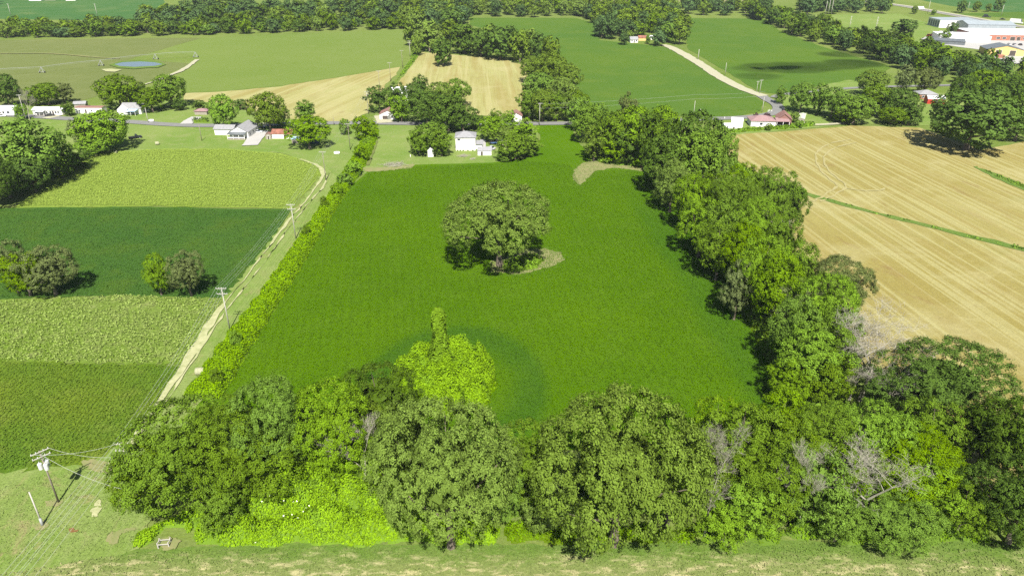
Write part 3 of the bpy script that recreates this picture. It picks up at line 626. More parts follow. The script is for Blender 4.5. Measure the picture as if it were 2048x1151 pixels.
grove([(858, 42, 104, 56, 'o'), (885, 78, 132, 46, 'd', 'dark round tree standing out in the pale stubble'), (930, 50, 108, 66, 'd'), (962, 60, 114, 56, 'd'), (1000, 56, 120, 66, 'd'), (1040, 62, 124, 56, 'o'), (1078, 66, 126, 46, 'd'), (905, 15, 62, 50, 'd'), (820, 42, 92, 34, 'o'), (832, 66, 112, 24, 'o'), (980, 50, 106, 50, 'o'), (1020, 52, 108, 50, 'd'), (1062, 60, 116, 46, 'o'), (1100, 74, 132, 40, 'o'), (900, 40, 95, 50, 'o')],
 'behind the northern stubble', 'from the near side', 'trees of the belt behind the northern stubble')
grove([(757, 172, 226, 56, 'd'), (790, 166, 216, 50, 'd'), (802, 190, 244, 54, 'b', 'lime-green tree beside the brown-roofed house'), (828, 165, 224, 60, 'd'), (842, 150, 205, 44, 'd'), (852, 182, 250, 90, 'd'), (895, 190, 262, 100, 'd'), (925, 210, 264, 76, 'd'), (912, 158, 212, 58, 'm'), (880, 164, 222, 64, 'o'), (952, 226, 258, 36, 'd')],
 'in the grove behind the white house', 'from the lawn', 'grove behind the white house')
grove([(864, 243, 302, 70, 'm'), (838, 258, 312, 52, 'm'), (882, 262, 313, 54, 'm')], 'by the little shed', 'from the lawn', 'trees by the little white shed')
grove([(985, 232, 282, 68, 'b'), (1003, 250, 286, 66, 'o'), (1048, 236, 285, 60, 'b'), (1030, 266, 318, 80, 'm'), (1060, 272, 312, 58, 'm'), (1008, 296, 322, 46, 'm'), (1018, 220, 258, 34, 'b'), (990, 218, 250, 30, 'o')],
 'east of the white house', 'from the soybeans', 'trees east of the white house')
grove([(730, 230, 282, 50, 'b', 'bright tree in the vine hedge next to the road'), (690, 238, 270, 24, 'm', 'small conical tree on the lawn beside the dark pole')], '', '', None)
grove([(706, 322, 352, 34, 'b'), (688, 345, 374, 30, 'm'), (672, 368, 396, 26, 'b'), (722, 288, 325, 36, 'b'), (648, 392, 420, 20, 'm'), (612, 448, 478, 18, 'm'), (470, 660, 700, 26, 'b'), (430, 735, 775, 30, 'm')], 'in the vine hedge', 'from the near end', 'bushes in the vine hedge')
grove([(1247, 66, 90, 22, 'k'), (1296, 70, 88, 12, 'm'), (1318, 62, 92, 34, 'k'), (1258, 62, 82, 22, 'o')], 'round the white farmhouse', 'from the drive side', 'small trees round the white farmhouse')
# --- trees left of the track
grove([(40, 238, 372, 165, 'm'), (100, 272, 350, 96, 'm'), (8, 320, 395, 110, 'd'), (152, 296, 338, 60, 'd'), (60, 310, 385, 90, 'd'), (120, 310, 356, 60, 'm'), (-30, 300, 420, 110, 'd')],
 'at the corner of the tall pale crop', 'from the dark field', 'trees at the tall crop corner')
grove([(205, 220, 302, 110, 'b'), (164, 236, 292, 52, 'g'), (188, 272, 312, 76, 'b')], 'beside the dark pickup', 'from the tall crop', 'trees beside the dark pickup')
grove([(8, 150, 215, 70, 'd'), (68, 172, 212, 44, 'm'), (92, 166, 210, 62, 'm'), (122, 166, 206, 42, 'g'), (38, 205, 240, 30, 'b'), (135, 203, 232, 30, 'd'), (235, 150, 218, 92, 'm'), (300, 176, 224, 68, 'm'), (337, 150, 216, 76, 'm'), (272, 172, 215, 50, 'd'), (445, 190, 262, 66, 'b'), (535, 185, 264, 76, 'o'), (560, 212, 256, 40, 'm'), (610, 200, 246, 56, 'm'),
 (615, 230, 298, 82, 'b', 'spreading bright tree shading a dark blue tarp beside the rusty-roofed shed')], 'among the roadside homes', 'from the far left', 'trees among the roadside homes', 'x')
grove([(358, 199, 221, 32, 'd', 'clipped round evergreen nearest the spreading roadside trees', 'bush'), (397, 200, 222, 31, 'd', 'clipped round evergreen above the low mauve roof', 'bush'), (480, 198, 220, 25, 'd', 'clipped round evergreen behind the bright roadside tree', 'bush')], '', '', 'clipped round evergreens')
grove([(312, 505, 590, 64, 'b', 'bright green tree of the pair in the dark soybean field'), (372, 498, 592, 82, 'g', 'olive grey tree of the pair in the dark soybean field'),
 (18, 480, 585, 90, 'g', 'olive grey tree half cut off at the picture edge'), (95, 488, 590, 108, 'g', 'olive grey tree beside the clumped crop, casting a round shadow'), (45, 500, 592, 95, 'b', 'bright green tree between two olive grey trees by the clumped crop')], '', '', 'trees on the edge of the clumped crop')
# --- right: homes, big tree, wood edge
grove([(1950, 180, 300, 195, 'd', 'huge dark oak casting shade on the corner of the stubble'), (2045, 190, 282, 100, 'd'), (1562, 172, 208, 26, 'm'), (1605, 165, 226, 62, 'm'), (1640, 166, 229, 42, 'm'), (1668, 175, 236, 68, 'm'), (1712, 190, 248, 84, 'm'), (1752, 168, 232, 70, 'm'), (1745, 140, 192, 64, 'o'), (1810, 130, 186, 42, 'g'), (1855, 136, 190, 58, 'g'), (1800, 178, 240, 84, 'd'), (1822, 208, 250, 54, 'd'), (1785, 214, 250, 60, 'm'), (1690, 215, 246, 50, 'm'), (1925, 150, 222, 64, 'd'), (1970, 140, 202, 90, 'm'), (2030, 152, 214, 84, 'd'), (1990, 170, 235, 70, 'd')],
 'around the eastern homes', 'from the road bend', 'trees around the eastern homes', 'x')

# --- woods and tree belts farther off: every tree its own, spaced over the ground the wood covers
def inside(P, poly):
    x, y = P[:, 0], P[:, 1]; r = np.zeros(len(P), bool); n = len(poly); j = n-1
    for i in range(n):
        xi, yi = poly[i]; xj, yj = poly[j]
        c = ((yi > y) != (yj > y)) & (x < (xj-xi)*(y-yi)/(yj-yi+1e-12)+xi); r ^= c; j = i
    return r
def scatter(poly, spacing, seed):
    rng = np.random.default_rng(seed); lo, hi = poly.min(0), poly.max(0); out = []
    n = int((hi-lo).prod()/spacing**2*6)
    Q = rng.uniform(lo, hi, (n, 2)); Q = Q[inside(Q, poly)]
    for q in Q:
        if not out or np.min(np.sum((np.array(out)-q)**2, 1)) > spacing**2: out.append(q)
    return np.array(out)
REST = []
def wood(px, spacing, hr, rr, mats, label, group, seed, keep=0):
    """the trees that stand in front are single things; the ones lost in the mass behind them go into one far wood"""
    rng = random.Random(seed); pts = scatter(GP(px), spacing, seed); pts = pts[np.argsort(pts[:, 1])]
    T = [(x, y, rng.uniform(*rr), rng.uniform(*hr), rng.choice(mats)) for x, y in pts]
    front = []
    for t in T:
        az = t[0]/t[1]; hidden = sum(1 for f in front if abs(f[0]/f[1]-az)*t[1] < 0.75*f[2])
        if len(front) < keep and hidden == 0 and abs(az) < 0.78: front.append(t)
        else: REST.append(t)
    front.sort(key=lambda t: t[0]/t[1])
    for n_, (x, y, r, H, m_) in enumerate(front):
        put_tree(x, y, r, H, m_, f'{LOOK[m_]} tree, {ordinal(n_)} from left {label}', group)
    print('wood', group, len(front), len(T))
wood([(-120, 79), (0, 77), (290, 73), (420, 70), (640, 64), (806, 58), (800, 46), (640, 50), (420, 56), (280, 58), (0, 66), (-120, 67)], 10.5, (8, 16), (5.5, 8.5), 'kkdommo', 'in the belt behind pale green crops', 'belt behind the pale green field', 1, 34)
wood([(290, 57), (420, 54), (640, 47), (810, 40), (820, 16), (700, 20), (620, 24), (540, 24), (480, 18), (400, 26), (330, 34), (285, 40)], 17, (13, 18), (8, 11), 'kkkdo', 'in the deep wood behind the front belt', 'deep wood behind the belt', 2, 10)
wood([(812, 60), (868, 58), (900, 60), (950, 36), (945, 10), (900, 4), (840, 6), (815, 20)], 15, (14, 20), (7.5, 10.5), 'kkoo', 'in the tall wood at the power line', 'tall wood at the power line', 3, 9)
wood([(945, 34), (1050, 35), (1160, 34), (1160, 16), (1050, 18), (945, 18)], 14, (12, 18), (6.5, 9), 'kkoom', 'in the belt behind the northern soybeans', 'belt behind the northern soybeans', 4, 9)
wood([(1158, 36), (1210, 54), (1202, 76), (1225, 82), (1240, 74), (1300, 74), (1325, 84), (1366, 90), (1372, 64), (1345, 36), (1340, 18), (1160, 14)], 13.5, (12, 18), (6.5, 9.5), 'kkoomo', 'in the wood round the white farmhouse', 'wood round the white farm buildings', 5, 16)
wood([(1340, 32), (1420, 31), (1532, 34), (1540, 18), (1420, 14), (1340, 16)], 15, (12, 17), (6.5, 9), 'kkoo', 'in the belt behind the eastern soybeans', 'belt behind the eastern soybeans', 6, 8)
wood([(1500, 34), (1535, 50), (1600, 76), (1660, 94), (1730, 114), (1790, 134), (1860, 152), (1905, 168), (1960, 180), (2060, 190), (2100, 162), (2060, 158), (1990, 156), (1935, 138), (1860, 116), (1800, 100), (1730, 88), (1660, 66), (1590, 48), (1530, 30)], 11.5, (11, 17), (5.5, 8.5), 'kkddom', 'in the belt before the industrial sheds', 'thick belt before the sheds', 7, 26)
wood([(1600, 30), (1700, 28), (1786, 27), (1780, 10), (1700, 4), (1610, 8)], 17, (13, 18), (7, 10), 'kko', 'in the clump beside the highway', 'clump beside the highway', 8, 6)
wood([(-400, -10), (20, -6), (30, 10), (-400, 12)], 26, (12, 16), (8, 11), 'dd', '', '', 9, 0)
wood([(330, 2), (480, 2), (560, -6), (700, -14), (900, -18), (900, -26), (640, -20), (330, -8)], 24, (12, 17), (8, 11), 'ddo', '', '', 10, 0)
grove([(1925, 2, 26, 22, 'd'), (1955, 4, 24, 16, 'o'), (1978, 8, 24, 14, 'o'), (2000, -4, 24, 18, 'd'), (1890, 62, 82, 26, 'm'), (1905, 46, 70, 20, 'd'), (1830, 12, 28, 14, 'o'), (1868, 20, 30, 12, 'm'), (1810, 40, 72, 52, 'd'), (1780, 60, 84, 40, 'o')], 'near the highway sheds', 'from the highway side', 'trees near the highway', 'x')

def far_wood():
    V = []; F = []; T = []; MI = []; n = 0; rng = np.random.default_rng(5)
    for i, (x, y, r, H, m_) in enumerate(REST):
        me, tm, Rr, Hp = PROTO['mass'][i % 2]; nv = len(me.vertices); co = np.empty(nv*3, np.float32); me.vertices.foreach_get('co', co); co = co.reshape(-1, 3).astype(float)
        a = rng.uniform(0, 6.28); ca, sa = math.cos(a), math.sin(a)
        V.append(np.c_[(co[:, 0]*ca-co[:, 1]*sa)*r/Rr+x, (co[:, 0]*sa+co[:, 1]*ca)*r/Rr+y, co[:, 2]*H/Hp]); m = nv//4
        F.append(np.arange(nv).reshape(-1, 4)+n); n += nv; tt = np.empty(m, np.float32); me.attributes['tint'].data.foreach_get('value', tt); T.append(np.clip(tt+rng.normal(0, 0.25), -0.2, 1.2)); MI.append(np.full(m, 'domk'.index(m_)))
    me = np_mesh('far_wood', np.concatenate(V), np.concatenate(F), np.concatenate(T))
    for q in 'domk': me.materials.append(LEAF[q])
    me.polygons.foreach_set('material_index', np.concatenate(MI).astype(np.int32))
    tag(link('far_wood', me), 'unbroken mass of far trees behind the front rows of the woods', 'wood', kind='stuff'); print('far wood', len(REST), n//2)
far_wood()

# ------------------------------------------------------------------ vine hedges, thickets and undergrowth: lumpy mass under a skin of leaves
def edge_dist(P, poly):
    d = np.full(len(P), 1e9); n = len(poly)
    for i in range(n):
        a, b = poly[i], poly[(i+1) % n]; ab = b-a; t = np.clip(((P-a)@ab)/max(ab@ab, 1e-9), 0, 1)
        d = np.minimum(d, np.linalg.norm(P-(a+t[:, None]*ab), axis=1))
    return d
def mass(name, label, cat, px, hmax, lump, leaf, dens, mat, seed, edge=1.8, cell=0.8, hfun=None, group=None, lowf=0.45, world=None, rag=0.9, few=1.0):
    rng = np.random.default_rng(seed); poly = GP(px) if world is None else np.array(world)
    lo, hi = poly.min(0)-0.5, poly.max(0)+0.5
    area = 0.5*abs(np.sum(poly[:, 0]*np.roll(poly[:, 1], -1)-poly[:, 1]*np.roll(poly[:, 0], -1)))
    nlump = int(area/(0.55*few*np.mean(lump)**2)); Lc = rng.uniform(lo, hi, (nlump*4, 2)); Lc = Lc[inside(Lc, poly)][:nlump]
    Lr = rng.uniform(lump[0], lump[1], len(Lc)); Lh = hmax*rng.uniform(lowf, 1.0, len(Lc))
    if hfun is not None: Lh = Lh*np.array([hfun(*c) for c in Lc])
    def hgt(P):
        out = np.zeros(len(P))
        for s in range(0, len(P), 4000):
            q = P[s:s+4000]; d2 = ((q[:, None]-Lc[None])**2).sum(2)/(Lr**2)[None]
            out[s:s+4000] = (Lh[None]*np.sqrt(np.maximum(0, 1-d2))).max(1)
        ed = edge_dist(P, poly) + rag*(np.sin(P[:, 0]*0.9+seed)*0.5+np.sin(P[:, 0]*0.37+P[:, 1]*0.8)*0.5-0.6)
        return out*np.clip(ed/edge, 0, 1)**0.6
    nx, ny = int((hi[0]-lo[0])/cell)+2, int((hi[1]-lo[1])/cell)+2
    gx, gy = np.meshgrid(np.linspace(lo[0], hi[0], nx), np.linspace(lo[1], hi[1], ny)); P = np.c_[gx.ravel(), gy.ravel()]
    ins = inside(P, poly); h = np.where(ins, hgt(P), 0.0)
    I = np.arange(nx*ny).reshape(ny, nx); F = np.stack([I[:-1, :-1], I[:-1, 1:], I[1:, 1:], I[1:, :-1]], 2).reshape(-1, 4)
    F = F[(h[F].max(1) > 0.45)]
    used = np.unique(F); rem = np.zeros(nx*ny, int); rem[used] = np.arange(len(used))
    V = np.c_[P, np.maximum(h*0.8-0.3, -0.05)]
    e = empty(name, (0, 0, 0), 0, label, cat, group)
    cme = np_mesh('stem_mass', V[used], rem[F], np.full(len(F), 0.2), smooth=True); link('stem_mass', cme, e, LEAF['u' if mat == 'v' else 'm'])
    n = int(area*dens); Q = rng.uniform(lo, hi, (int(n*(hi-lo).prod()/area*1.05)+10, 2)); Q = Q[inside(Q, poly)]
    hq = hgt(Q); k_ = hq > 0.2; Q = Q[k_]; hq = hq[k_]
    ep = 0.3; gxx = (hgt(Q+np.array([ep, 0]))-hq)/ep; gyy = (hgt(Q+np.array([0, ep]))-hq)/ep
    N = np.c_[-gxx, -gyy, np.ones(len(Q))]; N = unit(N)
    # steep flanks get more leaves
    rep = 1 + (rng.random(len(Q)) < np.clip((1/np.maximum(N[:, 2], 0.15)-1)*0.8, 0, 1)).astype(int)
    Q = np.repeat(Q, rep, 0); hq = np.repeat(hq, rep); N = np.repeat(N, rep, 0)
    Q = Q + rng.normal(0, 0.12, Q.shape)
    C = np.c_[Q, hq*rng.uniform(0.78, 1.0, len(Q)) + rng.uniform(0, 0.22, len(Q))]
    N = unit(N + rng.normal(0, 0.42, N.shape)); 
    Vc, Fc = cards(rng, C, N, leaf*rng.uniform(0.65, 1.3, len(C)))
    lowf_ = np.sin(C[:, 0]*0.55+seed*1.7+1.3*np.sin(C[:, 1]*0.31))*np.cos(C[:, 1]*0.62+C[:, 0]*0.2)+0.5*np.sin(C[:, 0]*1.7+C[:, 1]*1.3)
    t = np.clip(0.5 + 0.22*lowf_*0.5 + 0.12*np.sin(C[:, 0]*0.9+seed)*np.cos(C[:, 1]*0.8) + rng.normal(0, 0.2, len(C)), 0, 1)
    me = np_mesh('foliage', Vc, Fc, t); me.materials.append(LEAF[mat]); me.materials.append(LEAF['u' if mat == 'v' else 'm'])
    me.polygons.foreach_set('material_index', ((lowf_ + rng.normal(0, 0.45, len(t))) > 0.85).astype(np.int32)); link('foliage', me, e)
    return e, hgt, poly, rng
def strip(px, wd):
    """polygon round a centre line given in photo pixels, widths in metres"""
    P = GP(px); n = len(P); ws = [wd]*n if isinstance(wd, (int, float)) else wd
    T = np.gradient(P, axis=0); T /= np.linalg.norm(T, axis=1)[:, None]; N = np.stack([-T[:, 1], T[:, 0]], 1)
    W_ = np.array(ws)[:, None]/2
    return np.concatenate([P+N*W_, (P-N*W_)[::-1]])

mass('vine_hedge', 'long yellow-green vine-covered hedge between dirt track and main soybean field', 'hedge', None, 3.0, (1.2, 2.6), 0.22, 30, 'v', 3, few=0.8,
     world=strip([(400, 800), (425, 770), (468, 700), (520, 625), (575, 545), (625, 465), (668, 400), (700, 352), (722, 318), (735, 290), (745, 262)], [9.5, 9.5, 9, 8.5, 8, 7.5, 7.5, 8.5, 9, 8, 7]), cell=0.7, lowf=0.5, rag=0.7)
fr = G(640, 1096)[1]
e, hg, pl, rg = mass('vine_thicket', 'bright yellow-green vine thicket with white flowers beside the mown verge', 'thicket',
     [(258, 1106), (300, 1086), (330, 1062), (365, 1060), (385, 1098), (560, 1096), (760, 1094), (1000, 1092), (1010, 1060), (960, 1020), (800, 985), (750, 930), (640, 922), (560, 950), (480, 1010), (400, 1020), (330, 1040), (270, 1070)],
     9.5, (1.2, 3.2), 0.22, 36, 'v', 5, few=1.6, edge=1.2, cell=0.6, hfun=lambda x, y: min(1.0, 0.22+max(0, y-fr)/13.0)*(0.55 if x < -55 else 1.0))
# white bindweed flowers on the thicket
fp = np.concatenate([GP([(x, y)]) for x, y in ((575, 1040), (593, 1037), (600, 1036), (618, 1047), (625, 1049), (572, 1054), (540, 1038), (533, 1046), (613, 1058), (602, 1068), (628, 1091), (512, 1090), (548, 1040), (590, 1060))])
fl = np.c_[fp, hg(fp)+0.25]; Vf, Ff = cards(rg, fl, unit(rg.normal(0, 0.3, fl.shape)+np.array([0, -0.3, 1])), np.full(len(fl), 0.2))
me = np_mesh('flowers', Vf, Ff, np.full(len(Ff), 0.6)); fo = link('flowers', me, e, LEAF['f']); fo['kind'] = 'stuff'
mass('vine_mound', 'rounded lime-green vine mound inside the dark ring of the soybean field', 'thicket',
     [(790, 740), (825, 715), (870, 705), (930, 698), (975, 715), (994, 745), (992, 780), (975, 812), (935, 835), (860, 830), (800, 800), (782, 765)], 6.4, (1.6, 4.0), 0.22, 38, 'v', 6, few=1.5, edge=2.0, cell=0.7, lowf=0.55)
mass('undergrowth', 'green undergrowth at the foot of the big oaks along the verge', 'undergrowth',
     [(990, 1098), (1040, 1092), (1110, 1090), (1200, 1094), (1330, 1092), (1420, 1088), (1420, 1055), (1330, 1045), (1200, 1050), (1100, 1045), (1000, 1050)], 2.0, (0.8, 1.8), 0.22, 22, 'u', 7, rag=1.6, few=1.3, edge=1.4, lowf=0.15, cell=0.6)
mass('undergrowth', 'bright leafy undergrowth under the bleached trees along the verge', 'undergrowth',
     [(1420, 1092), (1500, 1090), (1620, 1092), (1760, 1094), (1900, 1090), (2000, 1088), (2090, 1086), (2090, 1055), (1950, 1050), (1800, 1040), (1650, 1040), (1500, 1040), (1420, 1050)], 3.6, (1.0, 2.2), 0.22, 22, 'u', 8, rag=1.6, few=1.3, edge=1.4, lowf=0.15, cell=0.6)
mass('undergrowth', 'weedy green undergrowth among the trunks of the foreground row', 'undergrowth',
     [(700, 1000), (1000, 1040), (1400, 1030), (1700, 1020), (1850, 1000), (1850, 930), (1700, 900), (1500, 900), (1300, 930), (1000, 920), (800, 900), (640, 900), (480, 930), (380, 980), (480, 1000)], 3.0, (1.5, 3.0), 0.5, 4, 'm', 9, edge=1.6, cell=1.2)
mass('undergrowth', 'shady undergrowth filling the hedgerow between soybeans and stubble', 'undergrowth', None, 5.5, (1.8, 3.6), 0.5, 4.5, 'm', 10, edge=1.2, cell=1.2,
     world=strip([(1650, 860), (1610, 760), (1560, 660), (1510, 580), (1455, 500), (1400, 430), (1350, 370), (1310, 330), (1250, 322), (1190, 305)], [12, 14, 14, 13, 12, 12, 12, 12, 10, 6]))
mass('undergrowth', 'bright scrub along the near edge of the roadside copse', 'undergrowth', [(1190, 325), (1230, 331), (1300, 338), (1320, 325), (1260, 312), (1195, 312)], 3.0, (1.4, 2.6), 0.45, 6, 'u', 11, edge=1.0, cell=1.0)
mass('undergrowth', 'bright scrub behind the hedgerow at the stubble ditch', 'undergrowth', [(1450, 318), (1500, 345), (1560, 372), (1625, 390), (1612, 400), (1560, 392), (1500, 365), (1455, 340)], 3.2, (1.4, 2.6), 0.45, 6, 'u', 12, edge=1.2, cell=1.0)
mass('weed_bank', 'bright weeds and shrubs along the homes at the stubble edge', 'undergrowth', None, 1.8, (0.9, 1.8), 0.45, 6, 'u', 13, edge=0.8, cell=0.9,
     world=strip([(1450, 266), (1500, 261), (1540, 258), (1570, 257), (1600, 252), (1630, 250)], [4, 4.5, 4, 5, 7, 4]))
mass('weed_clump', 'lime-green weeds at the foot of the great oak', 'undergrowth', [(1000, 545), (1040, 548), (1080, 535), (1090, 522), (1062, 512), (1020, 520), (1000, 532)], 2.4, (0.9, 1.7), 0.34, 10, 'u', 14, edge=1.2, cell=0.7)
mass('vine_hedge', 'short vine hedge between the lawn and the road beside the grass path', 'hedge', None, 3.6, (1.6, 2.8), 0.45, 6, 'b', 15, world=strip([(730, 300), (738, 282), (742, 262), (745, 252)], [6, 7, 7, 5]), cell=0.9)
mass('boundary_hedge', 'clipped low hedge before the mauve-roofed shed', 'hedge', None, 2.8, (1.6, 2.2), 0.4, 7, 'd', 16, edge=0.6, lowf=0.8, world=strip([(384, 244), (400, 244.5), (416, 244)], 3.2), cell=0.8)
mass('fence_scrub', 'scrubby green fence line climbing past the far power poles', 'undergrowth', None, 1.0, (1.2, 3.0), 0.7, 2.0, 'u', 17, few=2.0, lowf=0.2, cell=2.0,
     world=strip([(770, 190), (790, 165), (806, 145), (826, 118), (838, 98), (846, 82)], [2, 3, 4, 6, 9, 8]))
mass('ditch_weeds', 'green weeds and bushes in the ditch crossing the stubble', 'undergrowth', None, 1.1, (0.7, 1.5), 0.34, 5, 'u', 18, edge=0.6, cell=0.9, lowf=0.2,
     world=strip([(1645, 398), (1700, 413), (1760, 430), (1830, 446), (1930, 472), (2048, 500), (2150, 526)], [1.5, 2.2, 2.0, 2.2, 2.6, 2.6, 2.6]))
mass('ditch_weeds', 'green weeds in the short ditch below the huge dark oak', 'undergrowth', None, 1.2, (0.8, 1.6), 0.4, 5, 'u', 19, edge=0.6, cell=0.9, lowf=0.2,
     world=strip([(1960, 338), (1995, 354), (2048, 376), (2120, 402)], [1.5, 3.2, 3.4, 3.4]))

# vine-smothered dead trunk standing on the mound
def snag():
    rng = np.random.default_rng(33); x, y = G(884, 738); H = 16.0
    e = empty('vine_snag', (x, y, 0), 0, 'tall dead trunk smothered in vines above the lime-green mound', 'dead tree')
    mb = MB(); p = [(0, 0, -0.2), (0.1, 0, 4), (-0.1, 0.1, 9), (-0.3, 0, H-0.6)]
    for i in range(3): mb.tube(p[i], p[i+1], 0.6-0.12*i, 0.48-0.12*i, 8)
    mb.build('trunk', M['dead'], e, True)
    n = 5200; z = rng.uniform(1, H, n); a = rng.uniform(0, 2*np.pi, n)
    r = (1.7 + 0.18*np.sin(z*0.8+1+a)+0.3*np.sin(a*3+z*0.6)+0.2*np.sin(a*5-z*1.7))*(np.clip((H-z)/1.6, 0, 1)**0.5*0.85+0.15)*rng.uniform(0.82, 1.05, n)
    r = r*(0.86+np.clip((9-z)/6, 0, 1)*0.7)
    C = np.c_[r*np.cos(a)-0.02*z, r*np.sin(a), z]; N = unit(np.c_[np.cos(a), np.sin(a), np.full(n, 0.35)+np.clip(z-H+1.5, 0, 2)] + rng.normal(0, 0.4, (n, 3)))
    V, F = cards(rng, C, N, rng.uniform(0.22, 0.42, n)); me = np_mesh('vine_leaves', V, F, np.clip(rng.normal(0.4, 0.25, n), 0, 1)); link('vine_leaves', me, e, LEAF['b'])
snag()

# ------------------------------------------------------------------ crops (leaf sprays over the field sheets)
def crop(name, px, dens, size, h, mat, seed, label, spread=0.5):
    rng = np.random.default_rng(seed); poly = GP(px); lo, hi = poly.min(0), poly.max(0)
    n = int((hi-lo).prod()*dens); Q = rng.uniform(lo, hi, (n, 2)); Q = Q[inside(Q, poly)]
    C = np.c_[Q, h*rng.uniform(0.4, 1.0, len(Q))]; N = unit(rng.normal(0, spread, C.shape)+np.array([0, -0.1, 1]))
    V, F = cards(rng, C, N, size*rng.uniform(0.6, 1.3, len(C)))
    me = np_mesh(name, V, F, np.clip(rng.normal(0.5, 0.25, len(C)), 0, 1)); me.materials.append(mat)
    o = link(name, me); tag(o, label, 'crop', kind='stuff'); return o
crop('soybean_leaves', [(440, 765), (520, 645), (585, 535), (660, 425), (712, 372), (740, 346), (830, 334), (985, 330), (1050, 322), (1140, 330), (1160, 372), (1190, 342), (1300, 342), (1345, 405), (1410, 490), (1480, 580), (1530, 680), (1560, 790), (1500, 850), (1300, 880), (1000, 890), (700, 860), (560, 800), (440, 790)], 9, 0.17, 0.5, M['soy'], 41, 'soybean leaves covering the main field', 0.42)
crop('soybean_leaves', [(-200, 424), (30, 420), (300, 418), (578, 423), (500, 535), (466, 576), (440, 598), (250, 590), (-200, 602)], 4.5, 0.2, 0.5, M['soy_left'], 42, 'deep green soybean leaves covering the dark field', 0.42)
crop('row_crop_leaves', [(-200, 718), (180, 730), (358, 733), (325, 790), (284, 850), (222, 902), (140, 930), (-200, 955)], 7, 0.22, 0.5, M['rowcrop'], 43, 'green row crop beside the dirt track', 0.5)
crop('tall_crop_leaves', [(40, 413), (112, 358), (190, 308), (310, 301), (450, 300), (560, 310), (610, 323), (638, 338), (637, 352), (580, 415), (300, 412)], 14, 0.17, 0.95, LEAF['t'], 44, 'tall pale green crop above the dark soybean field', 0.32)
crop('grass_tufts', [(-60, 1190), (-60, 1160), (255, 1106), (700, 1092), (1100, 1092), (1500, 1088), (2090, 1084), (2090, 1175)], 9, 0.17, 0.4, M['verge'], 46, 'short grass tufts of the foreground verge', 0.7)
crop('grass_tufts', [(-60, 985), (140, 940), (195, 925), (262, 905), (330, 1000), (262, 1096), (-60, 1150)], 9, 0.15, 0.32, M['mown'], 47, 'short mown grass round the transformer pole', 0.7)
crop('weeds', [(1143, 340), (1160, 322), (1185, 318), (1230, 322), (1290, 324), (1335, 336), (1300, 350), (1230, 342), (1190, 350), (1165, 376), (1145, 368)], 2.6, 0.2, 0.4, M['ditch'], 48, 'sparse weeds round the bare tongue at the field end', 0.7)
crop('weeds', [(975, 548), (1040, 556), (1105, 542), (1142, 522), (1125, 500), (1090, 494), (1035, 500), (975, 528)], 3.0, 0.17, 0.4, M['ditch'], 49, 'sparse weeds on the bare ground under the great oak', 0.7)
def clumps():
    rng = np.random.default_rng(45); pts = scatter(GP([(-120, 612), (60, 600), (250, 592), (443, 600), (402, 668), (362, 727), (180, 725), (-120, 716)]), 0.92, 45)
    bare = GP([(205, 612), (225, 610), (290, 612), (310, 620), (40, 593), (80, 596), (110, 600), (200, 615), (275, 618)])
    d = np.min(np.linalg.norm(pts[:, None]-bare[None], axis=2), 1); pts = pts[(d > 2.0) | (rng.random(len(pts)) < 0.25)]
    n = len(pts); k_ = 15; r = rng.uniform(0.35, 0.7, n)
    d = unit(rng.normal(size=(n*k_, 3))+np.array([0, 0, 0.6])).reshape(n, k_, 3); d[..., 2] = np.abs(d[..., 2])
    C = np.c_[pts, np.full(n, 0.15)][:, None]+d*r[:, None, None]*np.array([1, 1, 1.2])
    N = unit((d+rng.normal(0, 0.35, d.shape)).reshape(-1, 3)); V, F = cards(rng, C.reshape(-1, 3), N, rng.uniform(0.15, 0.28, n*k_))
    t = np.clip(np.repeat(rng.normal(0.5, 0.2, n), k_)+rng.normal(0, 0.12, n*k_), 0, 1)
    me = np_mesh('clumped_plants', V, F, t); me.materials.append(LEAF['c']); tag(link('clumped_plants', me), 'pale green clumped plants beside the sandy track', 'crop', kind='stuff')
    print('clumps', n)
clumps()

# ------------------------------------------------------------------ bare, dead trees
def bare_mesh(seed, H, spread, levels=5, lean=(0, 0)):
    rng = random.Random(seed); mb = MB()
    def grow(p, d, L, r, lev):
        segs = 3; q = p
        for s in range(segs):
            d = (d + Vector((rng.uniform(-1, 1), rng.uniform(-1, 1), rng.uniform(-0.6, 0.9)))*0.16).normalized()
            e = q + d*(L/segs); r2 = r*0.82; mb.tube(q, e, r, r2, 6 if lev < 1 else (4 if lev < 3 else 3), False); q, r = e, r2
            if lev < levels and s > 0:
                for _ in range(1 if lev == 0 else 2):
                    a = Vector((rng.uniform(-1, 1), rng.uniform(-1, 1), rng.uniform(-0.2, 0.7))).normalized()
                    grow(q, (d*(1-spread)+a*spread*1.4).normalized(), L*rng.uniform(0.5, 0.75), max(r*0.6, 0.010), lev+1)
        if lev < levels:
            a = Vector((rng.uniform(-1, 1), rng.uniform(-1, 1), 0.2)); grow(q, (d+a*0.5).normalized(), L*0.65, r*0.8, lev+1)
    grow(Vector((0, 0, -0.1)), Vector((lean[0], lean[1], 1)).normalized(), H*0.42, H*0.016+0.04, 0)
    me = bpy.data.meshes.new('branches'); me.from_pydata(mb.v, [], mb.f); me.materials.append(M['dead']); me.update()
    zs = max(v[2] for v in mb.v); return me, zs
BARE = [bare_mesh(3, 10, 0.55, 5), bare_mesh(5, 10, 0.75, 5, (0.5, 0.1)), bare_mesh(9, 10, 0.4, 5)]
print('bare tris', [len(b[0].polygons) for b in BARE])
